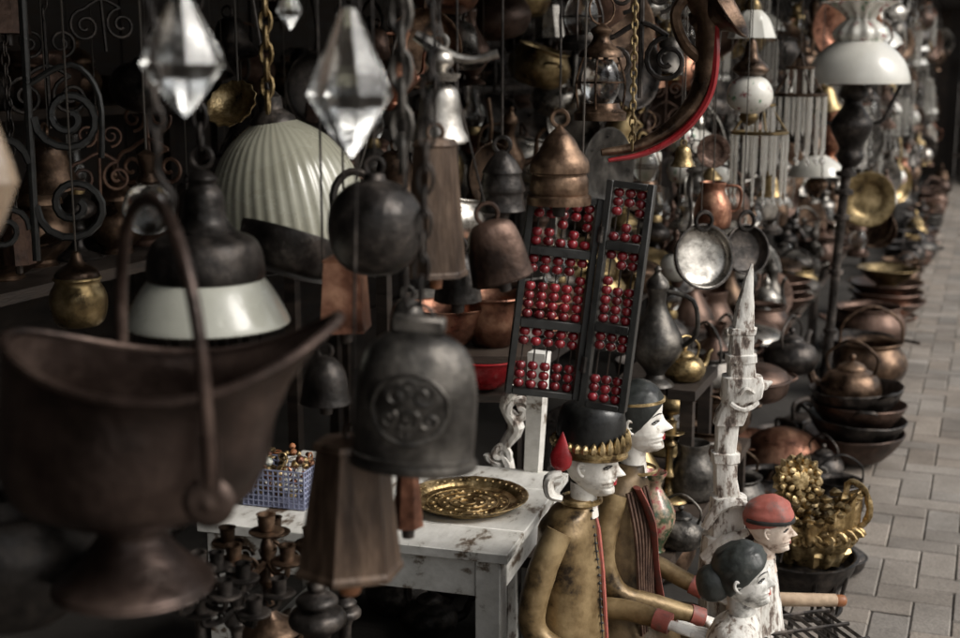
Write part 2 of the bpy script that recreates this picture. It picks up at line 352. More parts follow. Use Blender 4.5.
def k_oillamp(r,m):
    mesh('foot',G().lathe(cp([(0,0),(.065,0),(.06,.012),(.02,.03),(.013,.07),(.022,.09),(.012,.11)])),m,r)
    mesh('font',G().lathe(cp([(.012,.11),(.05,.13),(.055,.155),(.03,.18),(.02,.19)])),m,r)
    mesh('burner',G().lathe([(.024,.19),(.026,.2),(.02,.215),(0,.215)],12),'brass',r)
    mesh('chimney',G().lathe(cp([(.02,.21),(.033,.245),(.02,.29),(.018,.36)]),14),'glass',r)
def k_shadelamp(r,m):
    mesh('shade',G().lathe(cp([(.13,0),(.126,.01),(.1,.05),(.05,.085),(.03,.095)])+cp([(.028,.09),(.095,.045),(.126,0)]),28,fl=.02,nf=14),'milk',r)
    mesh('gallery',G().lathe([(.035,.09),(.037,.1),(.022,.11),(.03,.125),(.02,.15),(.008,.17),(0,.18)],14),m,r)
    mesh('font',G().lathe(cp([(0,-.1),(.012,-.095),(.018,-.08),(.05,-.05),(.045,-.02),(.02,0),(.02,.03)]),16),m,r)
    g=G()
    for s in(-1,1): g.tube(cr([(0,0,-.07),(s*.09,0,-.06),(s*.14,0,0),(s*.1,0,.13),(0,0,.24)]),.0035,5)
    mesh('frame',g,m,r)
def k_globelamp(r,m):
    mesh('globe',G().lathe(cp([(.02,.03),(.055,.05),(.068,.09),(.05,.13),(.025,.145)]),22),'porc',r)
    mesh('lower_fitting',G().lathe(cp([(0,0),(.012,.005),(.02,.015),(.028,.03)]),14),m,r)
    mesh('upper_fitting',G().lathe(cp([(.03,.143),(.05,.155),(.03,.18),(.012,.2),(.014,.22),(0,.24)]),16),m,r)
def k_candle(r,m):
    mesh('stem',G().lathe(cp([(0,0),(.05,0),(.048,.01),(.018,.025),(.011,.05),(.02,.065),(.010,.085),(.010,.13),(.019,.145),(.009,.16)])+cp([(.034,.172),(.036,.176),(.016,.176)])+[(.016,.2),(.019,.202),(.012,.202),(.011,.18),(0,.18)],16),m,r)
def k_ewer(r,m):
    mesh('body',G().lathe(cp([(0,0),(.045,0),(.042,.012),(.022,.03),(.06,.08),(.066,.12),(.04,.17),(.022,.21),(.028,.25)])),m,r)
    mesh('lid',G().lathe(cp([(.03,.25),(.026,.265),(.008,.285),(.01,.295),(0,.305)]),14),m,r)
    mesh('spout',G().tube(cr([(.055,0,.1),(.1,0,.13),(.1,0,.2),(.125,0,.235)]),[.016,.01,.008,.008]),m,r)
    mesh('handle',G().tube(cr([(-.025,0,.24),(-.09,0,.22),(-.1,0,.14),(-.06,0,.1)]),.006),m,r)
def k_vase(r,m):
    mesh('body',G().lathe(cp([(0,0),(.04,0),(.035,.015),(.06,.07),(.065,.12),(.03,.18),(.022,.2),(.038,.235),(.034,.235),(.018,.2),(0,.19)])),m,r)
def k_plate(r,m):
    g=G();g.lathe(cp([(0,0),(.07,.002),(.095,.016),(.13,.022),(.135,.026),(.128,.027),(.09,.02),(.065,.008),(0,.006)]),28,M=Matrix.Translation((0,0,.135))@Matrix.Rotation(R(90),4,'X'))
    for q in range(8):
        a=q*PI/4;g.lathe([(0,-.004),(.01,0),(0,.004)],6,M=Matrix.Translation((math.cos(a)*.108,-.024,.135+math.sin(a)*.108)))
    mesh('dish',g,m,r)
def k_mortar(r,m):
    mesh('cup',G().lathe(cp([(0,0),(.05,0),(.048,.015),(.03,.03),(.05,.07),(.06,.12),(.056,.12),(.04,.06),(0,.05)])),m,r)
    mesh('pestle',G().tube([(-.02,0,.06),(.05,0,.19)],[.012,.007,.009,.013]),m,r)
def k_iron(r,m):
    g=G();pts=[(.1,0),(.05,.045),(-.07,.05),(-.07,-.05),(.05,-.045)]
    g.rings([[Vector((x*s,y*s,z)) for x,y in pts] for s,z in((1,0),(1,.012),(.9,.015),(.92,.07),(.97,.075),(.8,.08))])
    mesh('body',g,m,r,sharp=25);mesh('handle',G().tube(cr([(.06,0,.07),(.06,0,.13),(-.05,0,.135),(-.05,0,.075)]),.008),'wood',r)
    mesh('funnel',G().tube([(.08,0,.07),(.1,0,.1),(.12,0,.105)],[.012,.012,.015]),m,r)
def k_chand(r,m):
    g=G();g.ring((0,0,.24),.09,.006,'z',24);g.ring((0,0,.33),.045,.005,'z',18)
    for i in range(4):
        a=i*PI/2;g.tube(cr([(math.cos(a)*.09,math.sin(a)*.09,.24),(math.cos(a)*.05,math.sin(a)*.05,.3),(0,0,.38)]),.004,5)
    mesh('frame',g,m,r)
    for i in range(16):
        a=i*PI/8;x,y=math.cos(a)*.09,math.sin(a)*.09
        g=G().tube([(x,y,.235),(x,y,.05),(x,y,.03)],[.005,.005,.001],6);g.lathe([(0,0),(.008,.012),(0,.03)],6,(x,y,0));mesh('prism',g,'prism',r,flat=True)
    for i in range(8):
        a=i*PI/4;x,y=math.cos(a)*.045,math.sin(a)*.045
        mesh('prism',G().tube([(x,y,.325),(x,y,.12),(x,y,.1)],[.005,.005,.001],6),'prism',r,flat=True)
def k_scroll(r,m):
    g=G()
    for s in(-1,1):
        g.spiral((s*.05,0,.07),.045,.008,1.6,.005,a0=PI/2)
        g.spiral((s*.035,0,.19),.032,.006,1.5,.004,a0=-PI/2)
    g.tube([(0,0,0),(0,0,.26)],.005,6);g.tube(cr([(-.05,0,.115),(0,0,.14),(.05,0,.115)]),.005,6)
    mesh('ironwork',g,m,r)
def k_statuette(r,m):
    g=G().lathe(cp([(0,0),(.045,0),(.045,.02),(.03,.03),(.038,.07),(.024,.12),(.034,.16),(.03,.18),(.012,.19),(.012,.198),(.022,.21),(.024,.23),(.012,.255),(.004,.28),(0,.29)]),14,sy=.8)
    for s in(-1,1): g.tube(cr([(s*.03,0,.17),(s*.055,-.01,.13),(s*.02,-.035,.12)]),[.01,.009,.007],6)
    mesh('figure',g,m,r,dent=.005,df=30)
def k_box(r,m):
    g=G().box((0,0,.05),(.18,.12,.1));mesh('chest',g,m,r,bevel=.004)
    g=G();n=8
    g.rings([[Vector((x,-.062*math.cos(PI*i/n),.102+.04*math.sin(PI*i/n))) for i in range(n+1)] for x in(-.092,.092)]);mesh('lid',g,m,r,sharp=30)
    mesh('clasp',G().box((0,-.064,.09),(.02,.006,.03)),'brass',r)
def k_jug(r,m):
    mesh('body',G().lathe(cp([(0,0),(.055,0),(.07,.03),(.068,.09),(.045,.14),(.05,.17),(.046,.17),(.04,.14),(0,.13)])),m,r,dent=.004)
    mesh('handle',G().tube(cr([(.045,0,.16),(.1,0,.15),(.1,0,.08),(.066,0,.06)]),.006),m,r)
def k_hookpan(r,m):
    T=Matrix.Translation((0,0,.12))@Matrix.Rotation(R(90),4,'X')
    mesh('pan_body',G().lathe(cp([(0,0),(.09,0),(.115,.035),(.12,.04),(.113,.04),(.085,.008),(0,.008)]),24,M=T),m,r)
    mesh('handle',G().tube(cr([(0,-.03,.235),(0,-.04,.3),(0,-.02,.4)]),[.009,.007,.01],6),m,r)
def k_cauldron(r,m):
    mesh('body',G().lathe(cp([(0,.02),(.06,.025),(.11,.07),(.115,.12),(.09,.16),(.1,.175),(.093,.175),(.08,.16),(.1,.1),(0,.05)])),m,r,dent=.003)
    for i in range(3):
        a=i*2*PI/3;mesh('foot',G().tube([(math.cos(a)*.06,math.sin(a)*.06,.04),(math.cos(a)*.075,math.sin(a)*.075,0)],[.012,.007],6),m,r)
    mesh('bail',G().tube(cr([(-.1,0,.165),(-.09,0,.24),(0,0,.29),(.09,0,.24),(.1,0,.165)]),.005),m,r)
KF=dict(kettle=(k_kettle,.26,.2,'kettle'),pot=(k_pot,.27,.15,'pot'),lidded_pan=(k_lidpan,.3,.145,'pan'),lidded_jar=(k_lidpot,.17,.24,'jar'),bowl=(k_bowl,.27,.1,'bowl'),bowl_stack=(k_stack,.27,.15,'stack of bowls'),
 frying_pan=(k_pan,.3,.06,'pan'),bell=(k_bell,.14,.14,'bell'),camel_bell=(k_camelbell,.12,.15,'bell'),lantern=(k_lantern,.15,.33,'lantern'),oil_lamp=(k_oillamp,.13,.36,'oil lamp'),
 shade_lamp=(k_shadelamp,.28,.24,'hanging lamp'),globe_lamp=(k_globelamp,.15,.24,'hanging lamp'),candlestick=(k_candle,.1,.2,'candlestick'),ewer=(k_ewer,.2,.3,'ewer'),vase=(k_vase,.13,.235,'vase'),wall_plate=(k_plate,.27,.27,'plate'),
 mortar=(k_mortar,.13,.2,'mortar'),charcoal_iron=(k_iron,.17,.14,'charcoal iron'),prism_chandelier=(k_chand,.2,.38,'chandelier'),scroll_bracket=(k_scroll,.19,.26,'bracket'),
 statuette=(k_statuette,.1,.29,'statuette'),chest=(k_box,.19,.15,'box'),jug=(k_jug,.15,.17,'jug'),hung_pan=(k_hookpan,.25,.4,'pan'),cauldron=(k_cauldron,.24,.29,'cauldron'))
KN=dict(lidded_jar='lidded jar',lidded_pan='wide lidded pan',bowl_stack='stack of three bowls',frying_pan='frying pan',camel_bell='faceted bell',oil_lamp='oil lamp',shade_lamp='lamp with white glass shade',globe_lamp='lamp with painted white globe',wall_plate='round plate',charcoal_iron='charcoal iron',prism_chandelier='ring chandelier with glass prisms',scroll_bracket='scrolled bracket',hung_pan='long handled pan',chest='domed box')
MN=dict(iron='black iron',bronze='dark bronze',brown='brown metal',copper='reddish copper',brass='yellow brass',pewter='silvery pewter',rust='rusty',greyiron='grey iron')
ALLM=['iron','iron','iron','bronze','bronze','bronze','brown','brown','brown','copper','brass','brass','pewter','pewter','rust','greyiron','greyiron']
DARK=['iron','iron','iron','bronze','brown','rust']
AUTO=[]
ZONES=[(662,215,765,300,4.2),(800,-20,885,150,5.7),(812,150,835,385,5.6),(812,340,905,465,5.2),(595,-20,745,165,3.2),(600,260,790,600,3.6),(745,425,812,475,4.95),(640,385,725,440,3.6),(858,255,912,325,7.8)]
def blocked(p,h):
    for hh in (.15,.85):
        x,y,d=proj(p+Vector((0,0,h*hh)))
        for z in ZONES:
            if z[0]-8<x<z[2]+8 and z[1]<y<z[3] and d<z[4]: return True
    return False
def row(rn,phrase,t0,t1,off,z,kinds,gap=1.0,hang=None,smin=.8,smax=1.15,jit=.03,mats=ALLM,cross=None,top=2.1):
    t=t0
    while t<t1:
        kd=random.choice(kinds);m=random.choice(mats);fn,w,h,cat=KF[kd];s=random.uniform(smin,smax)
        t+=w*s*.5*gap
        zz=z
        if hang: zz=random.uniform(*hang)-h*s*.5
        if cross is None: p=S(t,off+random.uniform(-jit,jit),zz+(.008 if z==0 and not hang else 0))
        else: p=S(cross+random.uniform(-jit,jit),-t,zz+(.004 if z==0 and not hang else 0))
        if hang and zz+h*s>top-.05: zz=top-.05-h*s;p.z=zz
        t+=w*s*.5*gap+random.uniform(0,.03)
        if blocked(p,h*s): continue
        x,y,d=proj(p+Vector((0,0,h*s*.5)))
        mg=70*3/d+30
        if x<-mg or x>960+mg or y<-mg*1.2-20 or y>638+mg: continue
        face=random.uniform(0,2*PI)
        if kd in('wall_plate','hung_pan','scroll_bracket'): face=random.uniform(-.5,.9)
        tilt=(random.uniform(-.05,.05),random.uniform(-.05,.05)) if hang else (0,0)
        if hang and kd in('kettle','pot','bowl','ewer','bell'): tilt=(random.uniform(-.25,.25),random.uniform(-.25,.25))
        if kd=='wall_plate' and not hang: tilt=(-.2,0)
        o=dup(proto(kd,m,fn),p,(tilt[0],tilt[1],face),s)
        if hang:
            tp_=p.z+h*s-.02*s
            g=G();loc=o.matrix_basis.inverted()
            a=loc@Vector((p.x,p.y,tp_));b=loc@Vector((p.x,p.y,top))
            if random.random()<.25 and d<7:
                c=G().chain(0,0,0,(top-tp_),.03,.0022);rm=o.matrix_basis.inverted().to_3x3()
                g.add([a+rm@v for v in c.v],c.f);mesh('hanging_chain',g,'iron',o)
            else:
                g.tube([a,b],.0016/s,4);mesh('hanging_cord',g,'cord',o)
        AUTO.append((o,rn,kd,m,phrase,t,d))
SH=['kettle','pot','lidded_jar','bowl','bowl_stack','candlestick','ewer','vase','mortar','charcoal_iron','statuette','oil_lamp','jug','wall_plate','lantern','chest','lidded_pan']
LOW=['kettle','pot','bowl','bowl_stack','cauldron','frying_pan','jug','charcoal_iron','mortar','lidded_jar','bowl_stack','lidded_pan','lidded_pan']
HG=['bell','bell','camel_bell','lantern','kettle','hung_pan','scroll_bracket','shade_lamp','prism_chandelier','wall_plate','ewer','oil_lamp','pot','bell','lantern','scroll_bracket','globe_lamp','prism_chandelier']
HD=['bell','camel_bell','camel_bell','kettle','hung_pan','scroll_bracket','ewer','pot','bell','scroll_bracket','jug']
HL=['bell','bell','camel_bell','hung_pan','wall_plate','ewer','jug','kettle','lantern','candlestick','globe_lamp']
row('g','on the ground at the stall front',.4,12,.17,0,LOW,.75,smin=.9,smax=1.3)
row('g0','on the ground before the low bench',-1.0,.3,.34,0,LOW,.7,smin=.7,smax=.95)
row('u','on the ground under the short bench',-2,-1.1,.55,0,LOW,.8)
row('b0','at the back of the short bench',-1.95,-1.1,.66,.33,SH,.7)
row('b1','at the front of the low bench',-.9,12,.54,.33,LOW+SH,.65)
row('b2','at the back of the low bench',-.9,12,.7,.33,SH,.7,smin=1.1,smax=1.5)
row('m1','on the middle shelf front',-1.6,11,.93,.64,SH,.7)
row('m2','on the middle shelf back',-1.6,8,1.1,.64,SH,.75,smin=1.1,smax=1.4)
row('h1','on the high shelf',-1.6,9,1.42,1.0,SH,.7,smin=.9,smax=1.3)
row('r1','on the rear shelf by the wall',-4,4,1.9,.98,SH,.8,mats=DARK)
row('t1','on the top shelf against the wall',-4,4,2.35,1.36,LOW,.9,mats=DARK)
row('ha','hung high on the front rail',.5,12,.3,2,HG,.65,(1.55,1.85),smax=1.25)
row('ha2','hung low on the front rail',.6,11,.34,2,HG,.75,(1.0,1.35),smax=1.25)
row('ha3','hung lowest over the ground pots',1.6,9,.24,2,HL,.8,(.62,.85),smax=1.1)
row('hb','hung high on the second rail',-1.5,9,.75,2,HG,.65,(1.5,1.8))
row('hb2','hung low on the second rail',-1.2,7,.77,2,HG,.75,(1.05,1.4))
row('hb3','hung lowest over the low bench',-.9,6,.6,2,HL,.8,(.82,1.05))
row('hc','hung high on the third rail',-2.0,5,1.2,2,HD,.7,(1.45,1.75))
row('hc2','hung low on the third rail',-1.8,4,1.22,2,HD,.9,(1.0,1.4))
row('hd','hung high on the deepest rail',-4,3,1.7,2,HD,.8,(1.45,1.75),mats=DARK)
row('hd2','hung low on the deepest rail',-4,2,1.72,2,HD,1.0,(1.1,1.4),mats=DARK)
row('x0','on the ground before the farthest stall',.15,2.6,0,0,LOW,.7,smin=1,smax=1.5,cross=12.25)
for i,(z,ph) in enumerate(((.35,'lowest'),(.75,'second lowest'),(1.15,'second highest'),(1.55,'highest'))):
    row('x%d'%(i+1),'on the %s shelf of the farthest stall'%ph,.05,2.4,0,z,SH,.62,smin=1.1,smax=1.5,cross=12.55+i*.22)
row('x5','hung low across the farthest stall',.0,2.4,0,2,HG,.7,(1.75,2.0),smin=1,smax=1.4,cross=12.41,top=2.6)
row('x6','hung high across the farthest stall',.0,2.4,0,2,HG,.7,(2.15,2.4),smin=1,smax=1.3,cross=12.41,top=2.6)
# ================================================================ hand placed things
def chain_to(o,loc,ztop_local,mat='iron',L=.03,r=.0024,x=0,y=0):
    mesh('hanging_chain',G().chain(x,y,ztop_local,ROOF-loc.z,L,r),mat,o)
def cord_to(o,loc,zl,mat='cord',r=.0018,x=0,y=0):
    mesh('hanging_cord',G().tube([(x,y,zl),(x,y,ROOF-loc.z)],r,6),mat,o)
d=1.32;k=1.24/F;loc=P(134,585,d)
o=thing('coal_scuttle','large brown metal coal scuttle with arched handle hanging nearest at left','coal scuttle',loc)
mesh('foot',G().lathe(cp([(0,2),(78,0),(84,3),(82,9),(62,24),(44,44),(35,62),(44,86)]),40,k=k),'scuttle',o,dent=.0015)
def rimz(a):
    c=math.cos(a);return 228+(62*c**2.0 if c>0 else 44*abs(c)**2)
lv=[(0,40,40,0,78),(.08,84,78,0,84),(.22,126,106,2,102),(.42,142,114,6,140),(.62,142,114,12,176),(.82,146,110,26,208),(1,172,114,54,0)]
def ringS(v,inn=0):
    i=0
    while i<len(lv)-2 and v>lv[i+1][0]: i+=1
    a,b=lv[i],lv[i+1];t=(v-a[0])/(b[0]-a[0]);n=48;out=[]
    for q in range(n):
        th=2*PI*q/n;rz=rimz(th)
        def zz(L):
            base=L[4] if L[0]<1 else rz
            return base+(rz-228)*.4*max(0,(L[0]-.5))*2 if 0.5<L[0]<1 else base
        A_=a[1]+(b[1]-a[1])*t-inn;B_=a[2]+(b[2]-a[2])*t-inn;cx=a[3]+(b[3]-a[3])*t;z=min(zz(a)+(zz(b)-zz(a))*t,rz)
        out.append(Vector(((cx+A_*math.cos(th))*k,B_*math.sin(th)*k,(z+inn*.7 if inn and v<.9 else z)*k)))
    return out
vs_=[i/20 for i in range(21)]
g=G();g.rings([ringS(v) for v in vs_]+[ringS(v,4) for v in vs_[::-1]])
mesh('bucket',g,'scuttle',o,dent=.003,df=9,sharp=60)
mesh('rolled_rim',G().tube(ringS(1,1),5*k,8,True),'scuttle',o)
hp=[(110,-120,150),(112,-127,200),(106,-122,300),(88,-92,366),(60,-40,404),(26,24,408),(-8,80,380),(-26,108,310),(-30,112,240)]
mesh('handle',G().tube(cr([(x*k,y*k,z*k) for x,y,z in hp],5),6.8*k,10),'scuttle',o)
for (x,y) in((108,-116),(-28,110)):
    g=G().lathe(cp([(0,0),(24,0),(24,4),(18,8),(10,9),(0,12)]),20,k=k,M=Matrix.Translation((x*k,y*k,132*k))@Matrix.Rotation(R(90 if y<0 else -90),4,'X'))
    g.box(((x+3)*k,(y-5 if y<0 else y+5)*k,166*k),(20*k,8*k,64*k));mesh('pivot_plate',g,'scuttle',o)
mesh('hook',G().tube(cr([(40*k,0,408*k),(52*k,0,398*k),(60*k,0,412*k),(46*k,0,436*k),(46*k,0,460*k)]),3.4*k,8),'iron',o)
chain_to(o,loc,456*k,'iron',.024,.002,46*k,0)
d=1.4;k=d/F;loc=P(14,618,d)
o=thing('iron_cooking_pot','dark round iron pot at the lower left corner behind the scuttle foot','pot',loc)
mesh('body',G().lathe(cp([(0,0),(50,4),(84,40),(92,80),(80,118),(86,126),(80,127),(72,112),(80,80),(0,20)]),36,k=k),'iron',o,dent=.002)
mesh('bail',G().tube(cr([(-84*k,0,118*k),(-95*k,0,190*k),(0,0,260*k),(95*k,0,190*k),(84*k,0,118*k)]),3*k),'iron',o)
cord_to(o,loc,258*k)
def crystal(px,py,w,h,d,lab,mat='glass'):
    k=d/F;loc=P(px,py+h/2,d);o=thing('crystal_drop',lab,'crystal drop',loc,(0,0,.3))
    mesh('drop',G().lathe([(0,0),(w*.16,h*.10),(w*.5,h*.42),(w*.42,h*.56),(w*.2,h*.84),(w*.1,h*.98),(0,h)],8,k=k),mat,o,flat=True)
    mesh('wire_loop',G().ring((0,0,(h+5)*k),6*k,1.2*k),'iron',o)
    mesh('upper_bead',G().lathe([(0,h+10),(w*.13,h+20),(w*.13,h+26),(0,h+36)],8,k=k),mat,o,flat=True)
    chain_to(o,loc,(h+36)*k,'iron',.02,.0015)
crystal(185,55,84,126,1.3,'clear faceted crystal drop hanging above the scuttle handle')
crystal(351,84,86,148,1.35,'larger clear crystal drop hanging left of the heavy iron chain')
crystal(-4,172,50,130,1.2,'amber glass drop cut by the left edge of the photo','amber')
crystal(290,8,26,44,1.6,'small clear crystal drop at the top edge between the two large ones')
d=1.75;k=d/F*.93;loc=P(208,322,d)
o=thing('hanging_lamp','hanging lamp with dark bell shaped cap over a white glass shade','hanging lamp',loc)
mesh('shade',G().lathe(cp([(88,0),(86,6),(76,26),(64,44),(54,54)])+cp([(50,50),(74,22),(84,0),(88,0)]),40,k=k),'lampglass',o)
mesh('cap',G().lathe(cp([(62,48),(63,56),(60,76),(52,90),(34,98)])+cp([(34,100),(24,112),(21,138),(14,148),(16,154),(10,160),(0,166)]),32,k=k),'iron',o)
mesh('ring',G().ring((0,0,176*k),11*k,2.5*k),'iron',o)
chain_to(o,loc,186*k,'iron',.03,.0028)
d=2.3;k=d/F;loc=P(296,258,d)
o=thing('ribbed_lamp_shade','large pale ribbed glass lamp shade hanging behind the dark cap lamp','lamp shade',loc,(0,R(-8),0))
mesh('shade',G().lathe(cp([(82,0),(82,10),(80,44),(70,84),(50,116),(22,136)],4)+cp([(20,132),(66,82),(78,8),(82,0)]),168,k=k,fl=.010,nf=42),'green',o)
mesh('holder',G().lathe([(24,132),(22,140),(12,148),(12,160),(5,168),(0,168)],20,k=k),'iron',o)
mesh('rim_band',G().ring((0,0,0),83*k,3*k,'z',48),'iron',o)
cord_to(o,loc,166*k,'iron',.003)
d=2.0;k=d/F;loc=P(285,275,d)
o=thing('iron_ladle_pan','dark hung pan with hooped handle in front of the ribbed shade','pan',loc,(R(-14),R(16),0))
mesh('pan_body',G().lathe(cp([(0,0),(40,2),(52,20),(56,40),(52,40),(44,14),(0,8)]),32,k=k),'iron',o)
mesh('hoop_handle',G().tube(cr([(50*k,0,36*k),(24*k,0,90*k),(34*k,0,118*k),(60*k,0,112*k),(70*k,0,60*k),(54*k,0,30*k)]),4*k),'iron',o)
cord_to(o,loc,112*k,x=42*k)
def bell(name,px,pyb,d,prof,lab,mat,seg=32,sy=1,rot=(0,0,0),flat=False,loopr=8,clap=True,chain=False,dent=.001,clapmat='wood',inner=True):
    k=d/F;loc=P(px,pyb,d);o=thing(name,lab,'bell',loc,rot)
    pr=list(prof);top=pr[-1][1]
    if inner: pr=pr+[(max(r-3,0),z-3) for r,z in pr[::-1] if r>3][:-1]+[(pr[0][0]-3,pr[0][1])]
    mesh('body',G().lathe(pr,seg,k=k,sy=sy),mat,o,flat=flat,dent=dent)
    mesh('loop',G().ring((0,0,(top+loopr*.6)*k),loopr*k,2.2*k),mat,o)
    if clap: mesh('clapper',G().lathe([(0,-14),(6,-12),(7,-2),(3,6),(2,40),(0,40)],10,k=k),clapmat,o)
    (chain_to if chain else cord_to)(o,loc,(top+loopr*1.6)*k,'iron')
    return o,k
bell('round_iron_bell',376,276,1.7,cp([(0,0),(24,5),(40,20),(48,46),(44,72),(28,90),(12,96),(10,102),(0,104)]),'round ball shaped dark iron bell left of the faceted wooden bell','iron',loopr=9,clap=False,dent=.0015,inner=False)
o,k=bell('silver_bell',440,141,1.9,cp([(29,0),(28,4),(24,12),(21,28),(19,46),(14,54),(6,57)])+[(6,60),(20,62),(21,66),(8,68)]+cp([(9,70),(15,78),(11,88),(0,92)]),'small silvery hand bell with curled handle at top centre','pewter')
mesh('curled_handle',G().tube(cr([(-24*k,0,104*k),(-10*k,0,96*k),(10*k,0,84*k),(34*k,0,80*k),(58*k,0,86*k)]),[5*k,7*k,6*k,4*k,5*k]),'pewter',o)
bell('faceted_wooden_bell',436,276,1.85,[(34,0),(33,4),(31,6),(22,128),(24,130),(20,136),(0,138)],'tall faceted brown bell hanging under the small silvery bell','oldwood',6,sy=.8,rot=(0,0,.3),flat=True,clapmat='orange',dent=0)
bell('box_bell',346,330,1.9,[(34,0),(33,5),(27,70),(29,73),(0,80)],'short copper brown square bell under the round iron bell','copper',4,sy=.8,rot=(0,0,.8),flat=True,dent=0)
bell('cow_bell',503,279,2.0,cp([(32,0),(31,6),(28,34),(22,54),(10,60),(0,61)]),'plain grey brown cow bell tilted beside the abacus top','brown',20,sy=.6,rot=(0,R(-14),.2),loopr=11)
bell('small_dark_bell',458,300,2.1,cp([(24,0),(23,8),(20,30),(12,46),(0,50)]),'small dark bell between the faceted bell and the cow bell','iron',20)
bell('engraved_bell',502,210,2.15,cp([(24,0),(22,6),(21,18),(23,20),(19,36),(20,38),(13,50),(5,58),(0,60)]),'small dark engraved bell left of the tiered bell','iron',20)
bell('tiered_bell',559,204,2.25,cp([(32,0),(32,8),(28,10)],2)+cp([(29,12),(29,24),(26,30)],2)+cp([(30,32),(29,42),(24,50)],2)+cp([(20,54),(14,66),(6,74),(0,80)],2),'brown tiered stupa shaped bell hanging against the abacus top','bronze',28)
bell('dark_hand_bell',326,402,1.9,cp([(26,0),(24,8),(20,30),(10,44),(0,48)]),'small dark bell left of the embossed iron bell','iron',20,loopr=7)
bell('small_round_bell',408,332,1.75,cp([(18,0),(18,12),(14,26),(6,34),(0,36)]),'little dark bell just above the embossed iron bell','greyiron',18,loopr=6)
prof=cp([(64,0),(65,5),(61,9),(61,40),(60,80),(52,112),(34,130),(10,138),(0,139)],3)
o,k=bell('embossed_iron_bell',413,463,1.5,prof,'big grey iron bell embossed with a curled round emblem at centre left','greyiron',40,sy=.72,rot=(0,R(3),R(-6)),loopr=14,clap=True,dent=.002,chain=True)
def rad(z):
    for a,b in zip(prof,prof[1:]):
        if a[1]<=z<=b[1]: return a[0]+(b[0]-a[0])*(z-a[1])/max(b[1]-a[1],1e-6)
    return 60
def onb(x,z,e=.5):
    r=rad(z)+e;a=math.asin(max(-1,min(1,x/r)));return Vector((x*k,-r*math.cos(a)*.72*k,z*k))
g=G()
def path(f,n,r): g.tube([onb(*f(i/n)) for i in range(n+1)],r*k,6)
path(lambda t:(37*math.cos(2*PI*t),66+34*math.sin(2*PI*t)),36,2.4)
for (cx,cz,R0,t0,tw,rr) in ((-12,78,13,0,1.3,3),(13,80,12,2,-1.3,3),(0,58,12,4,1.2,3.2),(-20,56,9,1,-1.2,2.6),(20,56,9,3,1.2,2.6),(0,88,8,5,1.1,2.4),(-2,42,8,.5,1.2,2.4)):
    path(lambda t:(cx+R0*(1-.8*t)*math.cos(t0+t*tw*2*PI),cz+R0*(1-.8*t)*math.sin(t0+t*tw*2*PI)),18,rr)
mesh('embossed_emblem',g,'greyiron',o,dent=.0015,df=80)
g=G();g.tube([onb(60*math.sin(a),12,1.5) for a in [i/14*2.6-1.3 for i in range(15)]],2*k,6);mesh('rim_bead',g,'greyiron',o)
mesh('shoulder_block',G().box((0,0,142*k),(52*k,22*k,16*k)),'greyiron',o,bevel=.003)
o,k=bell('hexagonal_wooden_bell',350,572,1.55,[(56,0),(56,5),(53,9),(37,128),(40,130),(38,136),(0,140)],'big brown hexagonal bell with orange clapper below the embossed one','oldwood',6,sy=.85,rot=(0,R(2),.35),flat=True,clapmat='orange',dent=0)
mesh('clapper_knob',G().lathe(cp([(0,-26),(10,-22),(12,-10),(7,0),(0,2)]),14,k=k),'orange',o)
bell('narrow_copper_bell',408,526,1.75,[(16,0),(15,4),(11,52),(0,58)],'narrow reddish copper bell right of the hexagonal wooden bell','copper',6,flat=True,loopr=6)
def hchain(px,py0,d,L,r,mat,lab):
    loc=P(px,py0,d);o=mesh('chain',G().chain(0,0,0,ROOF-loc.z,L,r),mat);tag(o,lab,'chain',None,loc)
hchain(402,170,1.6,.04,.005,'greyiron','heavy grey iron chain hanging at centre left among the bells')
hchain(268,112,2.2,.032,.004,'gold','short gold chain hanging left of the ribbed lamp shade')
hchain(632,150,2.5,.018,.0022,'brass','thin brass chain hanging beside the red banded horn')
d=2.5;k=d/F;loc=P(72,258,d)
g=G()
g.tube([(-32*k,0,0),(-30*k,0,300*k)],4*k);g.spiral((5*k,0,140*k),34*k,5*k,1.7,4*k,a0=PI)
g.spiral((4*k,0,52*k),36*k,6*k,1.6,4*k,a0=PI);g.spiral((-64*k,0,95*k),30*k,6*k,1.5,4*k,a0=0);g.spiral((-62*k,0,30*k),24*k,6*k,1.4,3*k,a0=0)
g.tube(cr([(-32*k,0,170*k),(10*k,0,190*k),(36*k,0,160*k),(34*k,0,100*k)]),3*k)
g.tube([(-30*k,0,300*k),(-30*k,0,ROOF-loc.z)],3*k)
tag(mesh('scrolled_ironwork',g,'black',dent=.006,df=9),'large wrought iron scroll piece hanging at the upper left','ironwork',None,loc,(0,0,.3))
d=2.4;k=d/F;loc=P(80,326,d)
o=thing('brass_bowl_lamp','small yellow brass bowl lamp under the wrought iron scroll','lamp',loc)
mesh('bowl',G().lathe(cp([(0,0),(20,1),(27,14),(28,32),(22,44),(24,48),(20,48),(0,20)]),28,k=k),'brass',o)
mesh('cover',G().lathe(cp([(22,48),(20,56),(8,64),(4,74),(0,76)]),20,k=k),'bronze',o);cord_to(o,loc,74*k)
d=2.2;k=d/F;loc=P(150,235,d)
o=thing('glass_finial_lamp','dim green glass lamp part left of the dark capped lamp','lamp',loc)
mesh('glass_font',G().lathe(cp([(0,0),(16,4),(26,24),(20,44),(8,52)]),20,k=k),'glass',o);mesh('brass_neck',G().lathe([(9,50),(12,54),(7,62),(10,80),(0,86)],14,k=k),'bronze',o);cord_to(o,loc,84*k)
d=2.5;k=d/F;loc=P(238,112,d)
o=thing('woven_gold_dish','small gold dish hanging above the ribbed lamp shade','dish',loc,(R(55),0,R(-20)))
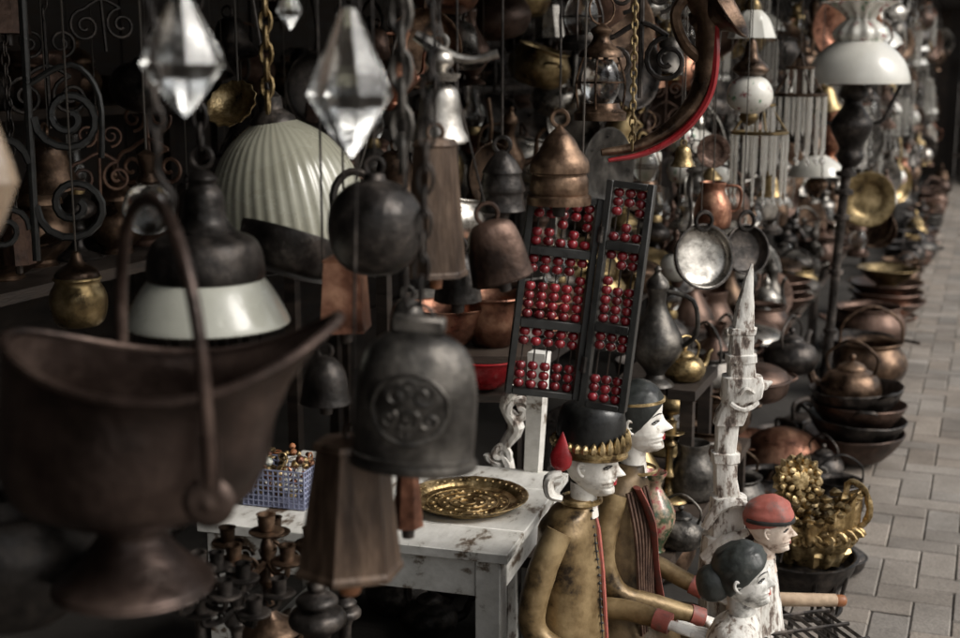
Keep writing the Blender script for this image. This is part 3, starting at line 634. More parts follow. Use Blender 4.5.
mesh('dish',G().lathe(cp([(0,0),(14,2),(24,12),(27,16),(24,16),(12,6),(0,4)]),28,k=k,fl=.04,nf=14),'gold',o)
mesh('hanging_cord',G().tube([(0,26*k,16*k),(0,120*k,84*k)],1.2*k,5),'cord',o)
# --- abacus
d=2.35;k=d/F;loc=P(546,399,d)
ab=thing('abacus','black framed abacus with rows of dark red beads hanging at centre','abacus',loc,(R(-4),R(6.5),R(-3)))
beadme=None;nb=0;restg=G()
BP=[(1,-4.3),(3.8,-3.8),(5.3,-1.3),(5.3,1.3),(3.8,3.8),(1,4.3)]
def panel(x0,w,h,z0,nr,yaw,nm):
    global beadme,nb
    pm=Matrix.Translation((x0*k,0,0))@Matrix.Rotation(yaw,4,'Z')
    t=6.5;g=G()
    for (cx,cz,sx,sz) in ((t/2,h/2,t,h),(w-t/2,h/2,t,h),(w/2,h-t/2,w-2*t-.6,t),(w/2,t/2,w-2*t-.6,t),(w/2,h*.36,w-2*t-.6,9),(w/2,h*.72,w-2*t-.6,9)):
        g.box((cx*k,0,(z0+cz)*k),(sx*k,16*k,sz*k),pm)
    mesh(nm,g,'black',ab,bevel=.001)
    bh=9.2
    secs=[(t,h*.36-4.5,(3,2)),(h*.36+4.5,h*.72-4.5,(4,2)),(h*.72+4.5,h-t,(1,3))]
    for i in range(nr):
        x=t+(w-2*t)*(i+.5)/nr
        mesh('rod',G().tube([pm@Vector((x*k,0,(z0+t)*k)),pm@Vector((x*k,0,(z0+h-t)*k))],.9*k,5),'wood',ab)
        for (a,b,(lo,hi)) in secs:
            if random.random()<.25 and hi>1: lo,hi=lo+1,hi-1
            zs=[a+bh*(q+.5) for q in range(lo)]+[b-bh*(q+.5) for q in range(hi)]
            for z in zs:
                pb=pm@Vector((x*k,0,(z0+z+random.uniform(-.3,.3))*k))
                if nb>=100: restg.lathe(BP,14,c=pb,k=k);continue
                if beadme is None:
                    bo=mesh('bead',G().lathe(BP,14,k=k),'redbead',ab,sharp=80);beadme=bo.data
                else:
                    bo=bpy.data.objects.new('bead',beadme);COL.objects.link(bo);bo.parent=ab
                bo.location=pb;nb+=1
panel(-42,74,202,2,5,R(5),'left_frame')
panel(34,47,226,-2,3,R(-14),'right_frame')
if restg.v:
    ro=mesh('remaining_beads',restg,'redbead',ab,sharp=80);ro['kind']='stuff'
g=G()
for z in(40,170): g.tube([(33*k,-7*k,(z-8)*k),(33*k,-7*k,(z+8)*k)],3*k,8)
mesh('hinge',g,'iron',ab)
mesh('hanging_cord',G().tube([(10*k,0,204*k),(-10*k,0,204*k+.35),(-30*k,0,(ROOF-loc.z))],.002,5),'cord',ab)
# --- horn
d=2.7;k=d/F;loc=P(660,80,d)
def q_(x,y): return ((x-660)*k,0,(80-y)*k)
o=thing('curved_horn','curved copper horn lined with a red band at the top right of centre','horn',loc,(0,0,R(6)))
pth=[Vector(q_(*a)) for a in((696,-8),(706,18),(708,54),(704,84),(690,110),(666,132),(636,146),(602,152))]
mesh('horn_tube',G().tube(cr(pth,6),[20*k,17*k,15*k,13*k,11*k,9*k,7*k,4.5*k],16,flat=.8),'bronze',o,dent=.002)
mesh('red_band',G().tube([p+Vector((5*k,-9*k,-7*k)) for p in cr(pth[1:],6)],[7*k,7*k,6.5*k,6*k,5.5*k,4.5*k,3*k],8,flat=.7),'red',o)
mesh('flared_mouth',G().lathe(cp([(14,-20),(16,-6),(25,8),(36,16),(34,18),(18,4),(0,0)]),28,k=k,M=Matrix.Translation(q_(712,16))@Matrix.Rotation(R(55),4,'Y')@Matrix.Rotation(R(25),4,'X')),'bronze',o)
mesh('rope_coil',G().tube(cr([q_(708,4),q_(688,-2),q_(674,16),q_(684,44),q_(702,60)]),6*k),'bronze',o)
mesh('hanging_cord',G().tube([q_(714,10),(54*k,0,ROOF-loc.z)],.002,5),'cord',o)
# --- white table
c_fr=Gd(507,556,.5);c_fl=Gd(196,523,.5);c_br=Gd(556,478,.5)
ex=(c_fl-c_fr).normalized();ey=Vector((-ex.y,ex.x,0))
if ey.dot(c_br-c_fr)<0: ey=-ey
Wt=(c_fl-c_fr).length;Dt=.58
org=c_fr+ex*Wt/2+ey*Dt/2
tb=thing('white_table','low worn white painted wooden table with the brass tray on it','table',(org.x,org.y,0),(0,0,math.atan2(ey.y,ey.x)-PI/2))
g=G()
for i in range(4): g.box((0,-Dt/2+Dt*(i+.5)/4,.49),(Wt,Dt/4-.003,.022))
mesh('top',g,'white',tb,bevel=.002)
for c_,s_ in (((0,-Dt/2+.035,.435),(Wt-.1,.02,.085)),((0,Dt/2-.035,.435),(Wt-.1,.02,.085))): mesh('apron',G().box(c_,s_),'white',tb,bevel=.002)
for s in(-1,1): mesh('apron',G().box((s*(Wt/2-.035),0,.435),(.02,Dt-.12,.085)),'white',tb,bevel=.002)
for sx in(-1,1):
    for sy in(-1,1): mesh('leg',G().box((sx*(Wt/2-.045),sy*(Dt/2-.04),.2425),(.055,.055,.47)),'white',tb,bevel=.003)
for sx in(-1,1): mesh('stretcher',G().box((sx*(Wt/2-.045),0,.14),(.022,Dt-.14,.035)),'white',tb,bevel=.002)
p=Gd(468,504,.503)
tr=thing('brass_tray','round hammered brass tray lying on the white table','tray',p)
mesh('dish',G().lathe(cp([(0,.001),(.1,.001),(.118,.010),(.137,.019),(.139,.022),(.134,.022),(.116,.014),(.1,.005),(0,.004)],3),48),'gold',tr,dent=.0012,df=40)
g=G()
for n,rq,sz in((6,.03,.006),(12,.055,.006),(18,.08,.005),(40,.126,.0045)):
    for i in range(n):
        a=2*PI*i/n;g.lathe([(sz,0),(sz*.7,.0022),(0,.003)],7,(math.cos(a)*rq,math.sin(a)*rq,.0042 if rq<.1 else .0175))
for r_ in (.068,.094,.042,.018): g.ring((0,0,.005),r_,.0013,'z',40,5)
for i in range(10):
    a=2*PI*i/10;g.spiral((.081*math.cos(a),.081*math.sin(a),.0052),.009,.002,1.2,.0012,plane='xy',a0=a)
mesh('hammered_pattern',g,'gold',tr)
p=Gd(284,500,.503)
bk=thing('plastic_basket','small pale blue plastic basket of gold trinkets on the white table','basket',p,(0,0,tb.rotation_euler.z))
g=G();bw,bd,bh=.15,.11,.085
for z in [i*bh/7 for i in range(8)]:
    for c_,s_ in(((0,-bd/2,z),(bw,.003,.003)),((0,bd/2,z),(bw,.003,.003)),((-bw/2,0,z),(.003,bd,.003)),((bw/2,0,z),(.003,bd,.003))): g.box((c_[0],c_[1],c_[2]+.002),s_)
for i in range(13):
    x=-bw/2+bw*i/12
    for y in(-bd/2,bd/2): g.box((x,y,bh/2),(.0025,.0036,bh))
for i in range(10):
    y=-bd/2+bd*i/9
    for x in(-bw/2,bw/2): g.box((x,y,bh/2),(.0036,.0025,bh))
g.box((0,0,.0015),(bw,bd,.002));mesh('lattice',g,'blue',bk,flat=True)
for i in range(80):
    a=(random.uniform(-.06,.06),random.uniform(-.042,.042),random.uniform(.01,.125));s=random.uniform(.006,.012)
    if i%3==0: gg=G().ring(a,s,.002,random.choice('xyz'),12,5)
    else: gg=G().lathe([(0,-s),(s*.8,-s*.5),(s,0),(s*.7,s*.6),(0,s)],8,a)
    mesh('trinket',gg,random.choice(['gold','brass','gold','porc','copper','orange']),bk)
q=Gd(533,486,.5)
tag(mesh('white_post',G().tube(cr([(0,0,.007),(.0,0,.35),(.012,0,.62),(.02,0,.80)]),[.024,.024,.028,.032],4,flat=1),'white',flat=True),'worn white square post standing behind the white table corner','post',None,Vector((q.x,q.y+.12,0)),(0,0,.4))
d=3.42;k=d/F;loc=P(508,470,d)
g=G().tube(cr([(0,0,-.2),(0,0,0),(-6*k,0,20*k),(8*k,0,45*k),(-4*k,0,66*k),(6*k,0,84*k)]),[9*k,13*k,9*k,14*k,8*k,11*k],10,flat=.6);g.spiral((10*k,-6*k,62*k),14*k,3*k,1.3,4*k);g.spiral((-8*k,-6*k,18*k),13*k,3*k,1.3,4*k,a0=PI)
g.tube([(0,0,-.2),(0,0,-loc.z+.007)],[9*k,12*k],8)
tag(mesh('scroll_carving',g,'bleached',dent=.003,df=40),'small whitewashed scroll carving behind the brass tray','carving',None,loc)
def lz(name,px,pyb,d,prof,lab,cat,mat,seg=32,rot=(0,0,0),dent=.001,**kw):
    k=d/F;return tag(mesh(name,G().lathe(cp(prof),seg,k=k,**kw),mat,dent=dent),lab,cat,None,P(px,pyb,d),rot)
tp=P(468,345,3.55);tp2=P(480,388,3.5)
sup=thing('bowl_rack','dark wooden rack holding the shiny copper bowls behind the bells','rack',(tp.x,tp.y,0),(0,0,0))
mesh('board',G().box((0,0,tp.z-.012),(.34,.26,.02)),'wood',sup)
mesh('board',G().box((0,0,tp2.z-.014),(.34,.26,.02)),'wood',sup)
for sx in(-1,1):
    for sy in(-1,1): mesh('leg',G().box((sx*.16,sy*.12,(tp.z-.022)/2+.004),(.022,.022,tp.z-.03)),'wood',sup)
lz('copper_bowl',446,345,3.55,[(0,0),(18,0),(34,16),(42,36),(45,40),(40,38),(28,14),(0,6)],'shiny copper bowl at left on the rack behind the bells','bowl','copper')
lz('copper_bowl',493,345,3.56,[(0,0),(18,0),(30,20),(32,44),(36,50),(32,49),(26,20),(0,8)],'taller shiny copper bowl at right on the rack behind the bells','bowl','copper')
lz('red_bowl',484,387,3.5,[(0,0),(14,0),(28,10),(38,28),(41,31),(36,30),(22,9),(0,4)],'glossy red enamel bowl peeking out left of the abacus','bowl','red')
def candel(px,pyb,d,arms,h,lab,mat):
    k=d/F;loc=P(px,pyb,d);o=thing('candelabrum',lab,'candelabrum',loc)
    mesh('stem',G().lathe(cp([(0,-60),(30,-58),(28,-50),(8,-36),(6,-10),(12,0),(5,14),(9,30),(5,h*.6),(7,h*.8),(4,h)]),18,k=k),mat,o)
    g=G();g.lathe(cp([(4,h),(16,h+5),(17,h+8),(7,h+8)])+[(8,h+9),(9,h+24),(10,h+25),(7,h+25),(6,h+12),(0,h+12)],16,k=k);mesh('candle_cup',g,mat,o)
    for i in range(arms):
        a=i*2*PI/arms+.3;c,s=math.cos(a),math.sin(a);R_=44
        mesh('arm',G().tube(cr([(0,0,h*.45*k),(c*20*k,s*20*k,h*.25*k),(c*40*k,s*40*k,h*.35*k),(c*R_*k,s*R_*k,h*.6*k)]),[4*k,3.5*k,3*k,3*k],6),mat,o)
        q=(c*R_*k,s*R_*k,0)
        mesh('candle_cup',G().lathe(cp([(3,h*.6),(15,h*.6+5),(16,h*.6+8),(7,h*.6+8)])+[(7,h*.6+9),(8,h*.6+22),(9,h*.6+23),(6,h*.6+23),(5,h*.6+11),(0,h*.6+11)],14,c=q,k=k),mat,o)
        mesh('leaf_scroll',G().spiral((c*26*k,s*26*k,h*.5*k),9*k,2*k,1.3,2*k),mat,o)
    mesh('pedestal',G().lathe(cp([(30,-62),(34,-66),(20,-90),(18,-140),(40,-190),(44,-200),(0,-200)]),20,k=k),mat,o)
    return o
candel(268,578,2.1,5,42,'dark brass branched candelabrum under the white table','bronze')
candel(200,610,1.95,6,36,'black branched candelabrum left of the other at lower left','iron')
candel(236,622,2.0,5,30,'lowest black branched candelabrum between the two taller ones','iron')
for (px,py,w,h,d,lab,mat) in ((318,640,28,70,2.0,'dark turned urn right of the candelabrum','iron'),(345,625,16,40,2.2,'small dark turned finial behind the urn','iron')):
    k=d/F;o=thing('turned_urn',lab,'urn',P(px,py,d))
    mesh('body',G().lathe(cp([(w*.6,-120),(w*.5,-60),(w*.4,0),(w,h*.25),(w*.95,h*.42),(w*.6,h*.5),(w*.75,h*.56),(w*.7,h*.64),(w*.3,h*.74)]),24,k=k),mat,o)
    mesh('finial',G().lathe(cp([(w*.3,h*.74),(w*.35,h*.82),(w*.15,h*.92),(w*.18,h),(0,h*1.05)]),16,k=k),mat,o)
cz=P(268,585,2.1).z-200*2.1/F
cr_=thing('low_crate','dark low crate under the candelabra at the lower left','crate',(P(250,600,2.1).x,P(250,600,2.1).y,0))
for i in range(5): mesh('slat',G().box((0,-.2+i*.1,max(cz-.012,.02)),(.7,.085,.018)),'wood',cr_)
for sx in(-1,1): mesh('side_board',G().box((sx*.34,0,max(cz-.03,.03)/2+.004),(.02,.48,max(cz-.03,.03)-.008)),'wood',cr_)
# --- heads
def interp(tb,z):
    for a,b in zip(tb,tb[1:]):
        if a[0]<=z<=b[0]:
            t=(z-a[0])/(b[0]-a[0]);t=t*t*(3-2*t)*.5+t*.5;return a[1]+(b[1]-a[1])*t
    return tb[-1][1]
XF=[(0,.26),(.05,.335),(.10,.33),(.145,.295),(.175,.345),(.205,.33),(.235,.355),(.27,.32),(.32,.325),(.44,.30),(.55,.335),(.7,.35),(.85,.28),(.94,.17),(.985,.07),(1,0.001)]
XB=[(0,.06),(.1,.14),(.25,.30),(.45,.43),(.65,.46),(.82,.39),(.93,.24),(.985,.09),(1,0.001)]
WD=[(0,.10),(.06,.17),(.15,.235),(.3,.30),(.5,.34),(.7,.35),(.85,.28),(.94,.17),(.985,.07),(1,0.001)]
def HS(z,a,e=0):
    c,s=math.cos(a),math.sin(a)
    xf=interp(XF,z)+e;xb=interp(XB,z)+e;w=interp(WD,z)+e
    x=(xf if c>0 else xb)*(abs(c)**.9*(1 if c>0 else -1));y=w*(abs(s)**.85)*(1 if s>0 else -1)
    aw=math.atan2(math.sin(a),math.cos(a));nz=0
    if .27<z<.52:
        nz=.15*(1-(z-.31)/.21)**.8 if z>.31 else .15*(z-.27)/.04
        nz*=math.exp(-(aw/.2)**2)
    if .40<z<.50: x-=.035*math.exp(-((abs(aw)-.5)/.25)**2)*math.sin((z-.4)/.1*PI)
    return Vector((x+nz,y,z))
def head(par,H,skin,lipmat='red'):
    g=G();n=64;zs=[i/70 for i in range(70)]+[.995,1]
    g.rings([[HS(z,2*PI*i/n)*H for i in range(n)] for z in zs])
    hd=mesh('head',g,skin,par,sharp=80,dent=.0012,df=50)
    for s in(-1,1):
        g=G()
        up=[HS(.455+.02*math.sin(PI*i/8),s*(.28+.62*i/8),.006)*H for i in range(9)]
        lo=[HS(.445-.018*math.sin(PI*i/8),s*(.30+.56*i/8),.006)*H for i in range(9)]
        g.tube(up,.011*H,6);g.tube(lo,.006*H,6)
        g.lathe([(0,-.014),(.02,-.008),(.024,0),(.02,.008),(0,.014)],10,k=H,c=HS(.45,s*.55,.0)*H);mesh('eye',g,'eye',hd)
        mesh('eyebrow',G().tube([HS(.545+.03*math.sin(PI*i/8),s*(.2+.75*i/8),.004)*H for i in range(9)],[.006*H,.011*H,.004*H],6),'eye',hd)
        e=G();ec=HS(.42,s*1.72,.02)*H
        e.tube(cr([ec+Vector((.03,0,.07))*H,ec+Vector((-.03,s*.03,.10))*H,ec+Vector((-.06,s*.035,.03))*H,ec+Vector((-.02,s*.02,-.06))*H,ec+Vector((.02,0,-.09))*H]),[.02*H,.026*H,.026*H,.022*H,.02*H],8)
        e.lathe([(0,-.02),(.04,-.01),(.04,.01),(0,.02)],8,k=H,c=ec,sy=.5);mesh('ear',e,skin,hd)
    g=G();g.tube([HS(.222,-.42+.84*i/8,.0)*H for i in range(9)],[.004*H,.017*H,.014*H,.017*H,.004*H],6);g.tube([HS(.185,-.34+.68*i/8,.0)*H for i in range(9)],[.004*H,.017*H,.019*H,.017*H,.004*H],6)
    mesh('lips',g,lipmat,hd)
    return hd
def cap(par,H,z0f,z0b,e,mat,name='hair',zmax=1.0):
    g=G();n=48;rs=[]
    for q in range(22):
        t=q/21;row=[]
        for i in range(n):
            a=2*PI*i/n;zl=z0b+(z0f-z0b)*(.5+.5*math.cos(a))**1.3
            z=zl+(zmax-zl)*t
            v=HS(min(z,.9999),a,e*(1 if t>0 else .2));v.z+=e*.9*t
            row.append(v*H)
        rs.append(row)
    g.rings(rs);return mesh(name,g,mat,par,sharp=60,dent=.002,df=60)
def hand(g,Mx,s=1):
    def T(v): return Mx@(Vector(v)*s)
    rs=[]
    for x,w,h in((-.01,.016,.013),(.012,.02,.012),(.035,.029,.011),(.06,.032,.010),(.074,.028,.008)):
        rs.append([T((x,w*math.cos(2*PI*i/12),h*math.sin(2*PI*i/12))) for i in range(12)])
    g.rings(rs)
    for y,L in((-.024,.046),(-.008,.056),(.008,.053),(.023,.04)):
        g.tube([T(p) for p in cr([(.062,y,0),(.074+L*.3,y*1.08,.004),(.074+L*.7,y*1.12,-.001),(.074+L,y*1.14,-.009)])],[.0085*s,.008*s,.007*s,.005*s],8)
    g.tube([T(p) for p in cr([(.014,-.02,0),(.036,-.038,-.004),(.056,-.046,-.008),(.072,-.048,-.012)])],[.0105*s,.0095*s,.008*s,.0055*s],8)
def limb(par,pts,rads,mat,nm='sleeve',n=5,seg=14): return mesh(nm,G().tube(cr(pts,n),rads,seg),mat,par,sharp=70,dent=.002,df=25)
def loftbody(par,secs,mat,nm='torso'):
    g=G();n=32;rs=[];M_=len(secs);fine=[]
    for i in range(M_-1):
        a,b=secs[i],secs[i+1]
        for j in range(5):
            t=j/5;t2=t*t*(3-2*t);fine.append([a[q]+(b[q]-a[q])*(t if q==0 else t*.4+t2*.6) for q in range(5)])
    fine.append(list(secs[-1]))
    for (z,rx,ry,cx,cy) in fine: rs.append([Vector((cx+rx*math.cos(2*PI*i/n),cy+ry*math.sin(2*PI*i/n),z)) for i in range(n)])
    g.rings(rs);return mesh(nm,g,mat,par,sharp=70,dent=.004,df=16)
d=2.6;k=d/F;hp_=P(590,491,d)
st=thing('painted_statue','seated gold robed wooden statue with tall black crown facing right','statue',(hp_.x,hp_.y,0),(0,0,R(-14)))
zc=hp_.z;H=.142
hdE=head(st,H,'face');hdE.location=(0,0,zc-.004);hdE.rotation_euler=(0,R(3),0)
mesh('crown_cap',G().lathe(cp([(34,46),(35,60),(33,80),(28,91),(14,97),(0,98)]),36,k=k,sy=.88,c=(-.006,0,0)),'black',hdE)
g=G();g.lathe([(35.5,42),(37,43),(37,50),(35.5,52)],36,k=k,sy=.9,c=(-.006,0,0))
for i in range(28):
    a=2*PI*i/28;x=36.5*k*math.cos(a)-.006;y=36.5*.9*k*math.sin(a)
    hgt=11+10*max(0,math.cos(a));g.lathe([(0,0),(4,2),(4.6,6),(2.6,hgt*.8),(0,hgt)],7,k=k,c=(x,y,48*k))
g.ring((-.006,0,43*k),36.5*k,2*k,'z',30,6,1,.9);g.ring((-.006,0,51*k),36.5*k,1.6*k,'z',30,6,1,.9)
mesh('gold_diadem',g,'gold',hdE)
mesh('red_ear_ornament',G().lathe(cp([(0,0),(9,6),(11,16),(7,26),(2,38),(0,42)]),12,k=k,sy=.4,c=(-26*k,-33*k,28*k)),'red',hdE)
mesh('ear_flap',G().tube(cr([(-24*k,-34*k,28*k),(-36*k,-36*k,22*k),(-34*k,-36*k,6*k),(-22*k,-34*k,2*k)]),[6*k,9*k,9*k,5*k],8,flat=.6),'face',hdE)
mesh('neck',G().lathe([(.03,-.05),(.026,-.02),(.027,.012),(.026,.02)],20,c=(-.012,0,zc)),'face',st)
loftbody(st,[(0.007,.15,.16,-.02,0),(.08,.155,.165,-.01,0),(.2,.13,.15,-.03,0),(.32,.080,.10,-.04,0),(zc-.16,.066,.085,-.04,0),(zc-.075,.058,.092,-.042,0),(zc-.045,.044,.074,-.036,0),(zc-.02,.032,.034,-.02,0),(zc-.012,.026,.028,-.014,0)],'robe')
def bx(z):
    zz=[(.2,.102),(.32,.042),(zc-.16,.028),(zc-.075,.018),(zc-.045,.010),(zc-.02,.013)]
    for a,b in zip(zz,zz[1:]):
        if a[0]<=z<=b[0]: return a[1]+(b[1]-a[1])*(z-a[0])/(b[0]-a[0])
    return zz[-1][1]
zl=[.22+i*(zc-.03-.22)/26 for i in range(27)]
mesh('red_front_band',G().tube([(bx(z)+.0,0.0,z) for z in zl],.007,6,flat=.6),'redcap',st)
g=G()
for s in(-1,1):
    g.tube([(bx(z)-.006,s*.017-.004,z) for z in zl],.0025,5)
    for z in zl: g.lathe([(0,-.004),(.0045,0),(0,.004)],6,(bx(z)-.003,s*.025-.004,z))
mesh('beaded_border',g,'black',st)
mesh('collar',G().ring((-.018,0,zc-.018),.038,.006,'z',28,6,1,1),'gold',st)
for s in(-1,1):
    hx=.275 if s<0 else .2
    limb(st,[(-.045,s*.080,zc-.06),(-.075,s*.108,zc-.14),(-.088,s*.118,zc-.24),(-.03,s*.118,zc-.285),(.07,s*.105,zc-.285),(hx-.075,s*.09,zc-.29)],[.027,.029,.026,.023,.021,.019],'robe')
    mesh('red_cuff',G().tube([(hx-.077,s*.09,zc-.29),(hx-.045,s*.083,zc-.296)],[.022,.022],14),'redcap',st)
    Mx=Matrix.Translation((hx-.045,s*.082,zc-.298))@Matrix.Rotation(R(-6*s),4,'Z')@Matrix.Rotation(R(10),4,'Y')
    if s>0: Mx=Mx@Matrix.Scale(-1,4,(0,1,0))
    g=G();hand(g,Mx,.76);mesh('hand',g,'face',st,sharp=70)
    limb(st,[(-.03,s*.08,.12),(.09,s*.12,.2),(.2,s*.1,.17),(.24,s*.09,.05)],[.07,.06,.05,.045],'robe2','knee')
d=2.88;k=d/F;hp_=P(640,449,d)
s2=thing('painted_statue','dark haired wooden statue with white face behind the crowned statue','statue',(hp_.x,hp_.y,0),(0,0,R(-10)))
zc=hp_.z;H=.155
h2=head(s2,H,'face');h2.location=(0,0,zc-.004);h2.rotation_euler=(0,R(-4),0)
cap(h2,H,.72,.12,.035,'hair')
mesh('hair_bun',G().lathe(cp([(0,-22),(14,-16),(19,0),(14,16),(0,22)]),20,k=k,c=(-.068,0,.05)),'hair',h2)
mesh('hair_comb',G().tube([HS(.735,-1.9+3.8*i/20,.03)*H for i in range(21)],.004,6),'gold',h2)
mesh('neck',G().lathe([(.032,-.06),(.027,-.02),(.028,.02)],20,c=(-.014,0,zc)),'face',s2)
loftbody(s2,[(0.007,.17,.17,-.02,0),(.1,.17,.17,-.01,0),(.24,.13,.14,-.03,0),(.38,.080,.10,-.04,0),(zc-.18,.072,.09,-.04,0),(zc-.085,.064,.098,-.042,0),(zc-.055,.048,.078,-.036,0),(zc-.03,.032,.034,-.02,0)],'robe2')
g=G()
for q in range(7): g.tube(cr([(-.02+q*.006,-.098+q*.01,zc-.07),(.0+q*.006,-.105+q*.012,zc-.16),(.01+q*.004,-.112+q*.012,.4),(.02+q*.004,-.125+q*.012,.3)]),.0042,5)
mesh('fringed_scarf',g,'rust',s2)
mesh('red_sash',G().tube(cr([(.0,-.085,zc-.06),(.03,-.06,zc-.14),(.04,-.03,.42),(.06,-.02,.3)]),[.014,.016,.016,.018],8,flat=.4),'redcap',s2)
mesh('necklace',G().ring((-.01,0,zc-.045),.047,.004,'z',28,6),'gold',s2)
for s in(-1,1):
    limb(s2,[(-.045,s*.09,zc-.075),(-.07,s*.12,zc-.2),(-.035,s*.125,zc-.28),(.05,s*.11,zc-.31),(.12,s*.085,zc-.335)],[.028,.029,.026,.022,.019],'robe')
    mesh('red_cuff',G().tube([(.118,s*.085,zc-.335),(.146,s*.078,zc-.345)],[.022,.022],14),'redcap',s2)
    Mx=Matrix.Translation((.148,s*.077,zc-.347))@Matrix.Rotation(R(20),4,'Y')
    if s>0: Mx=Mx@Matrix.Scale(-1,4,(0,1,0))
    g=G();hand(g,Mx,.75);mesh('hand',g,'face',s2,sharp=70)
    limb(s2,[(-.03,s*.08,.12),(.09,s*.12,.22),(.19,s*.1,.17),(.22,s*.09,.04)],[.07,.06,.05,.045],'robe2','knee')
d=2.62;k=d/F;hp_=P(748,604,d)
s3=thing('small_statue','small grey white statue with black hair facing right at the bottom','statue',(hp_.x,hp_.y,0),(0,0,R(-12)))
zc=hp_.z;H=.132
h3=head(s3,H,'greyface','redcap');h3.location=(0,0,zc-.004);h3.rotation_euler=(0,R(-8),0)
cap(h3,H,.74,.2,.03,'hair');mesh('hair_bun',G().lathe(cp([(0,-20),(13,-14),(17,0),(13,14),(0,20)]),18,k=k,c=(-.062,-.01,.055)),'hair',h3)
mesh('neck',G().lathe([(.032,-.06),(.024,-.02),(.026,.02)],20,c=(-.012,0,zc)),'greyface',s3)
loftbody(s3,[(0.004,.09,.09,-.01,0),(.1,.075,.085,-.02,0),(.22,.055,.07,-.02,0),(zc-.08,.055,.082,-.025,0),(zc-.045,.045,.07,-.02,0),(zc-.02,.028,.03,-.012,0)],'bleached')
for s in(-1,1): limb(s3,[(-.02,s*.07,zc-.055),(-.03,s*.095,zc-.13),(.0,s*.08,zc-.21)],[.022,.02,.015],'bleached','arm')
d=2.95;k=d/F;hp_=P(770,549,d)
s4=thing('capped_statue','statue with faded red cap and worn flesh coloured face facing right','statue',(hp_.x,hp_.y,0),(0,0,R(-8)))
zc=hp_.z;H=.125
h4=head(s4,H,'peach','redcap');h4.location=(0,0,zc-.004)
cap(h4,H,.68,.45,.04,'redcap','cap');mesh('cap_band',G().tube([HS(.62,-2.6+5.2*i/24,.035)*H for i in range(25)],.0055,6),'black',h4)
mesh('neck',G().lathe([(.03,-.05),(.023,-.02),(.024,.02)],20,c=(-.012,0,zc)),'peach',s4)
loftbody(s4,[(0.004,.09,.09,-.02,0),(.15,.08,.085,-.02,0),(.3,.06,.075,-.03,0),(zc-.075,.055,.08,-.035,0),(zc-.04,.042,.065,-.03,0),(zc-.018,.026,.028,-.012,0)],'bleached')
for s in(-1,1): limb(s4,[(-.03,s*.072,zc-.05),(-.04,s*.092,zc-.13),(-.02,s*.085,zc-.22),(.01,s*.07,zc-.27)],[.022,.02,.017,.013],'bleached','arm')
# --- bleached tall carving
Yc=2.88;loc0=Vector((PY(716,638,Yc).x,Yc,0));k=2.95/F
def cvp(x,y,dy=0): p=PY(x,y,Yc);return Vector((p.x-loc0.x,dy*k,p.z))
secs=[(712,820,26,22),(712,700,22,20),(713,640,20,18),(715,600,18,16),(717,572,17,15),(718,571,22,18),(721,552,23,19),(724,534,24,20),(726,533,20,17),(728,512,21,17),(729,496,20,16),(727,494,14,12),(725,478,13,12),(725,462,13,11),(725,461,16,13),(725,452,16,13),(725,451,12,11),(727,424,13,11),(728,423,17,14),(733,410,18,14),(737,402,17,14),(741,396,23,18),(743,384,23,18),(742,376,22,17),(741,375,16,14),(741,362,15,13),(741,361,17,14),(741,354,17,14),(741,353,14,12),(742,334,13,11),(742,333,15,12),(743,328,15,12),(743,327,12,11),(745,306,10,9),(747,292,7.5,7),(749,278,5,5),(752,264,1.4,1.4)]
g=G();rs=[]
NC=24
for (x,y,a,b) in secs:
    c0=cvp(x,y);c0.z=max(c0.z,.007)
    ring_=[]
    for q in range(NC):
        th=2*PI*q/NC;cc,ss=math.cos(th),math.sin(th);sq=1/max(abs(cc),abs(ss))**.45
        ring_.append(c0+Vector((a*k*cc*sq*.92,b*k*ss*sq*.92,0)))
    rs.append(ring_)
g.rings(rs)
g.tube([cvp(752,386,0),cvp(766,385,0),cvp(772,381,0)],[9*k,5*k,1.5*k],10)
g.tube(cr([cvp(736,390,-18),cvp(743,384,-20),cvp(750,389,-17)]),2*k,6)
g.tube(cr([cvp(728,400,-14),cvp(741,406,-16),cvp(756,400,-11)]),2.6*k,6)
g.tube(cr([cvp(704,524,-10),cvp(714,504,-18),cvp(732,496,-21),cvp(752,506,-12)]),[5*k,6*k,5.5*k,4*k],8)
g.tube(cr([cvp(702,554,-10),cvp(720,534,-20),cvp(744,526,-18)]),[5*k,6*k,4*k],8)
for x in (706,716,726): g.tube([cvp(x,580,-15),cvp(x-2,650,-19)],2*k,6)
tag(mesh('tall_wood_carving',g,'bleached',dent=.002,df=60,sharp=40),'tall pointed bleached wood carving standing right of the white faces','carving',None,loc0)
# --- vessels
def vessel(kind,mat,px,pyb,d,wpx,lab,rot=(0,0,0),hang=False):
    fn,w,h,cat=KF[kind];s=wpx*d/F/w
    o=dup(proto(kind,mat,fn),P(px,pyb,d),rot,s)
    o['label']=lab;o['category']=cat;o.name=kind
    if hang:
        inv=o.matrix_basis.inverted();p=o.location;a=inv@Vector((p.x,p.y,p.z+h*s*.95));b=inv@Vector((p.x,p.y,2.12))
        mesh('hanging_cord',G().tube([a,b],.002/s,5),'cord',o)
    return o
def onz(kind,mat,px,pyb,z,wpx,lab,rot=(0,0,0)):
    p=Gd(px,pyb,z);d=(p-CAM).dot(FW);o=vessel(kind,mat,px,pyb,d,wpx,lab,rot);o.location=p+Vector((0,0,.001 if z else .008));return o
BZ=.33
onz('kettle','greyiron',680,546,BZ,62,'round grey iron kettle on the bench left of the bleached carving',(0,0,2.6))
onz('vase','flvase',652,550,BZ,44,'floral glazed vase with red and green beside the second statue')
onz('vase','brass',640,506,BZ,40,'yellow brass vase behind the floral glazed vase')
onz('candlestick','brass',668,500,BZ,40,'stout yellow brass candlestick behind the grey iron kettle')
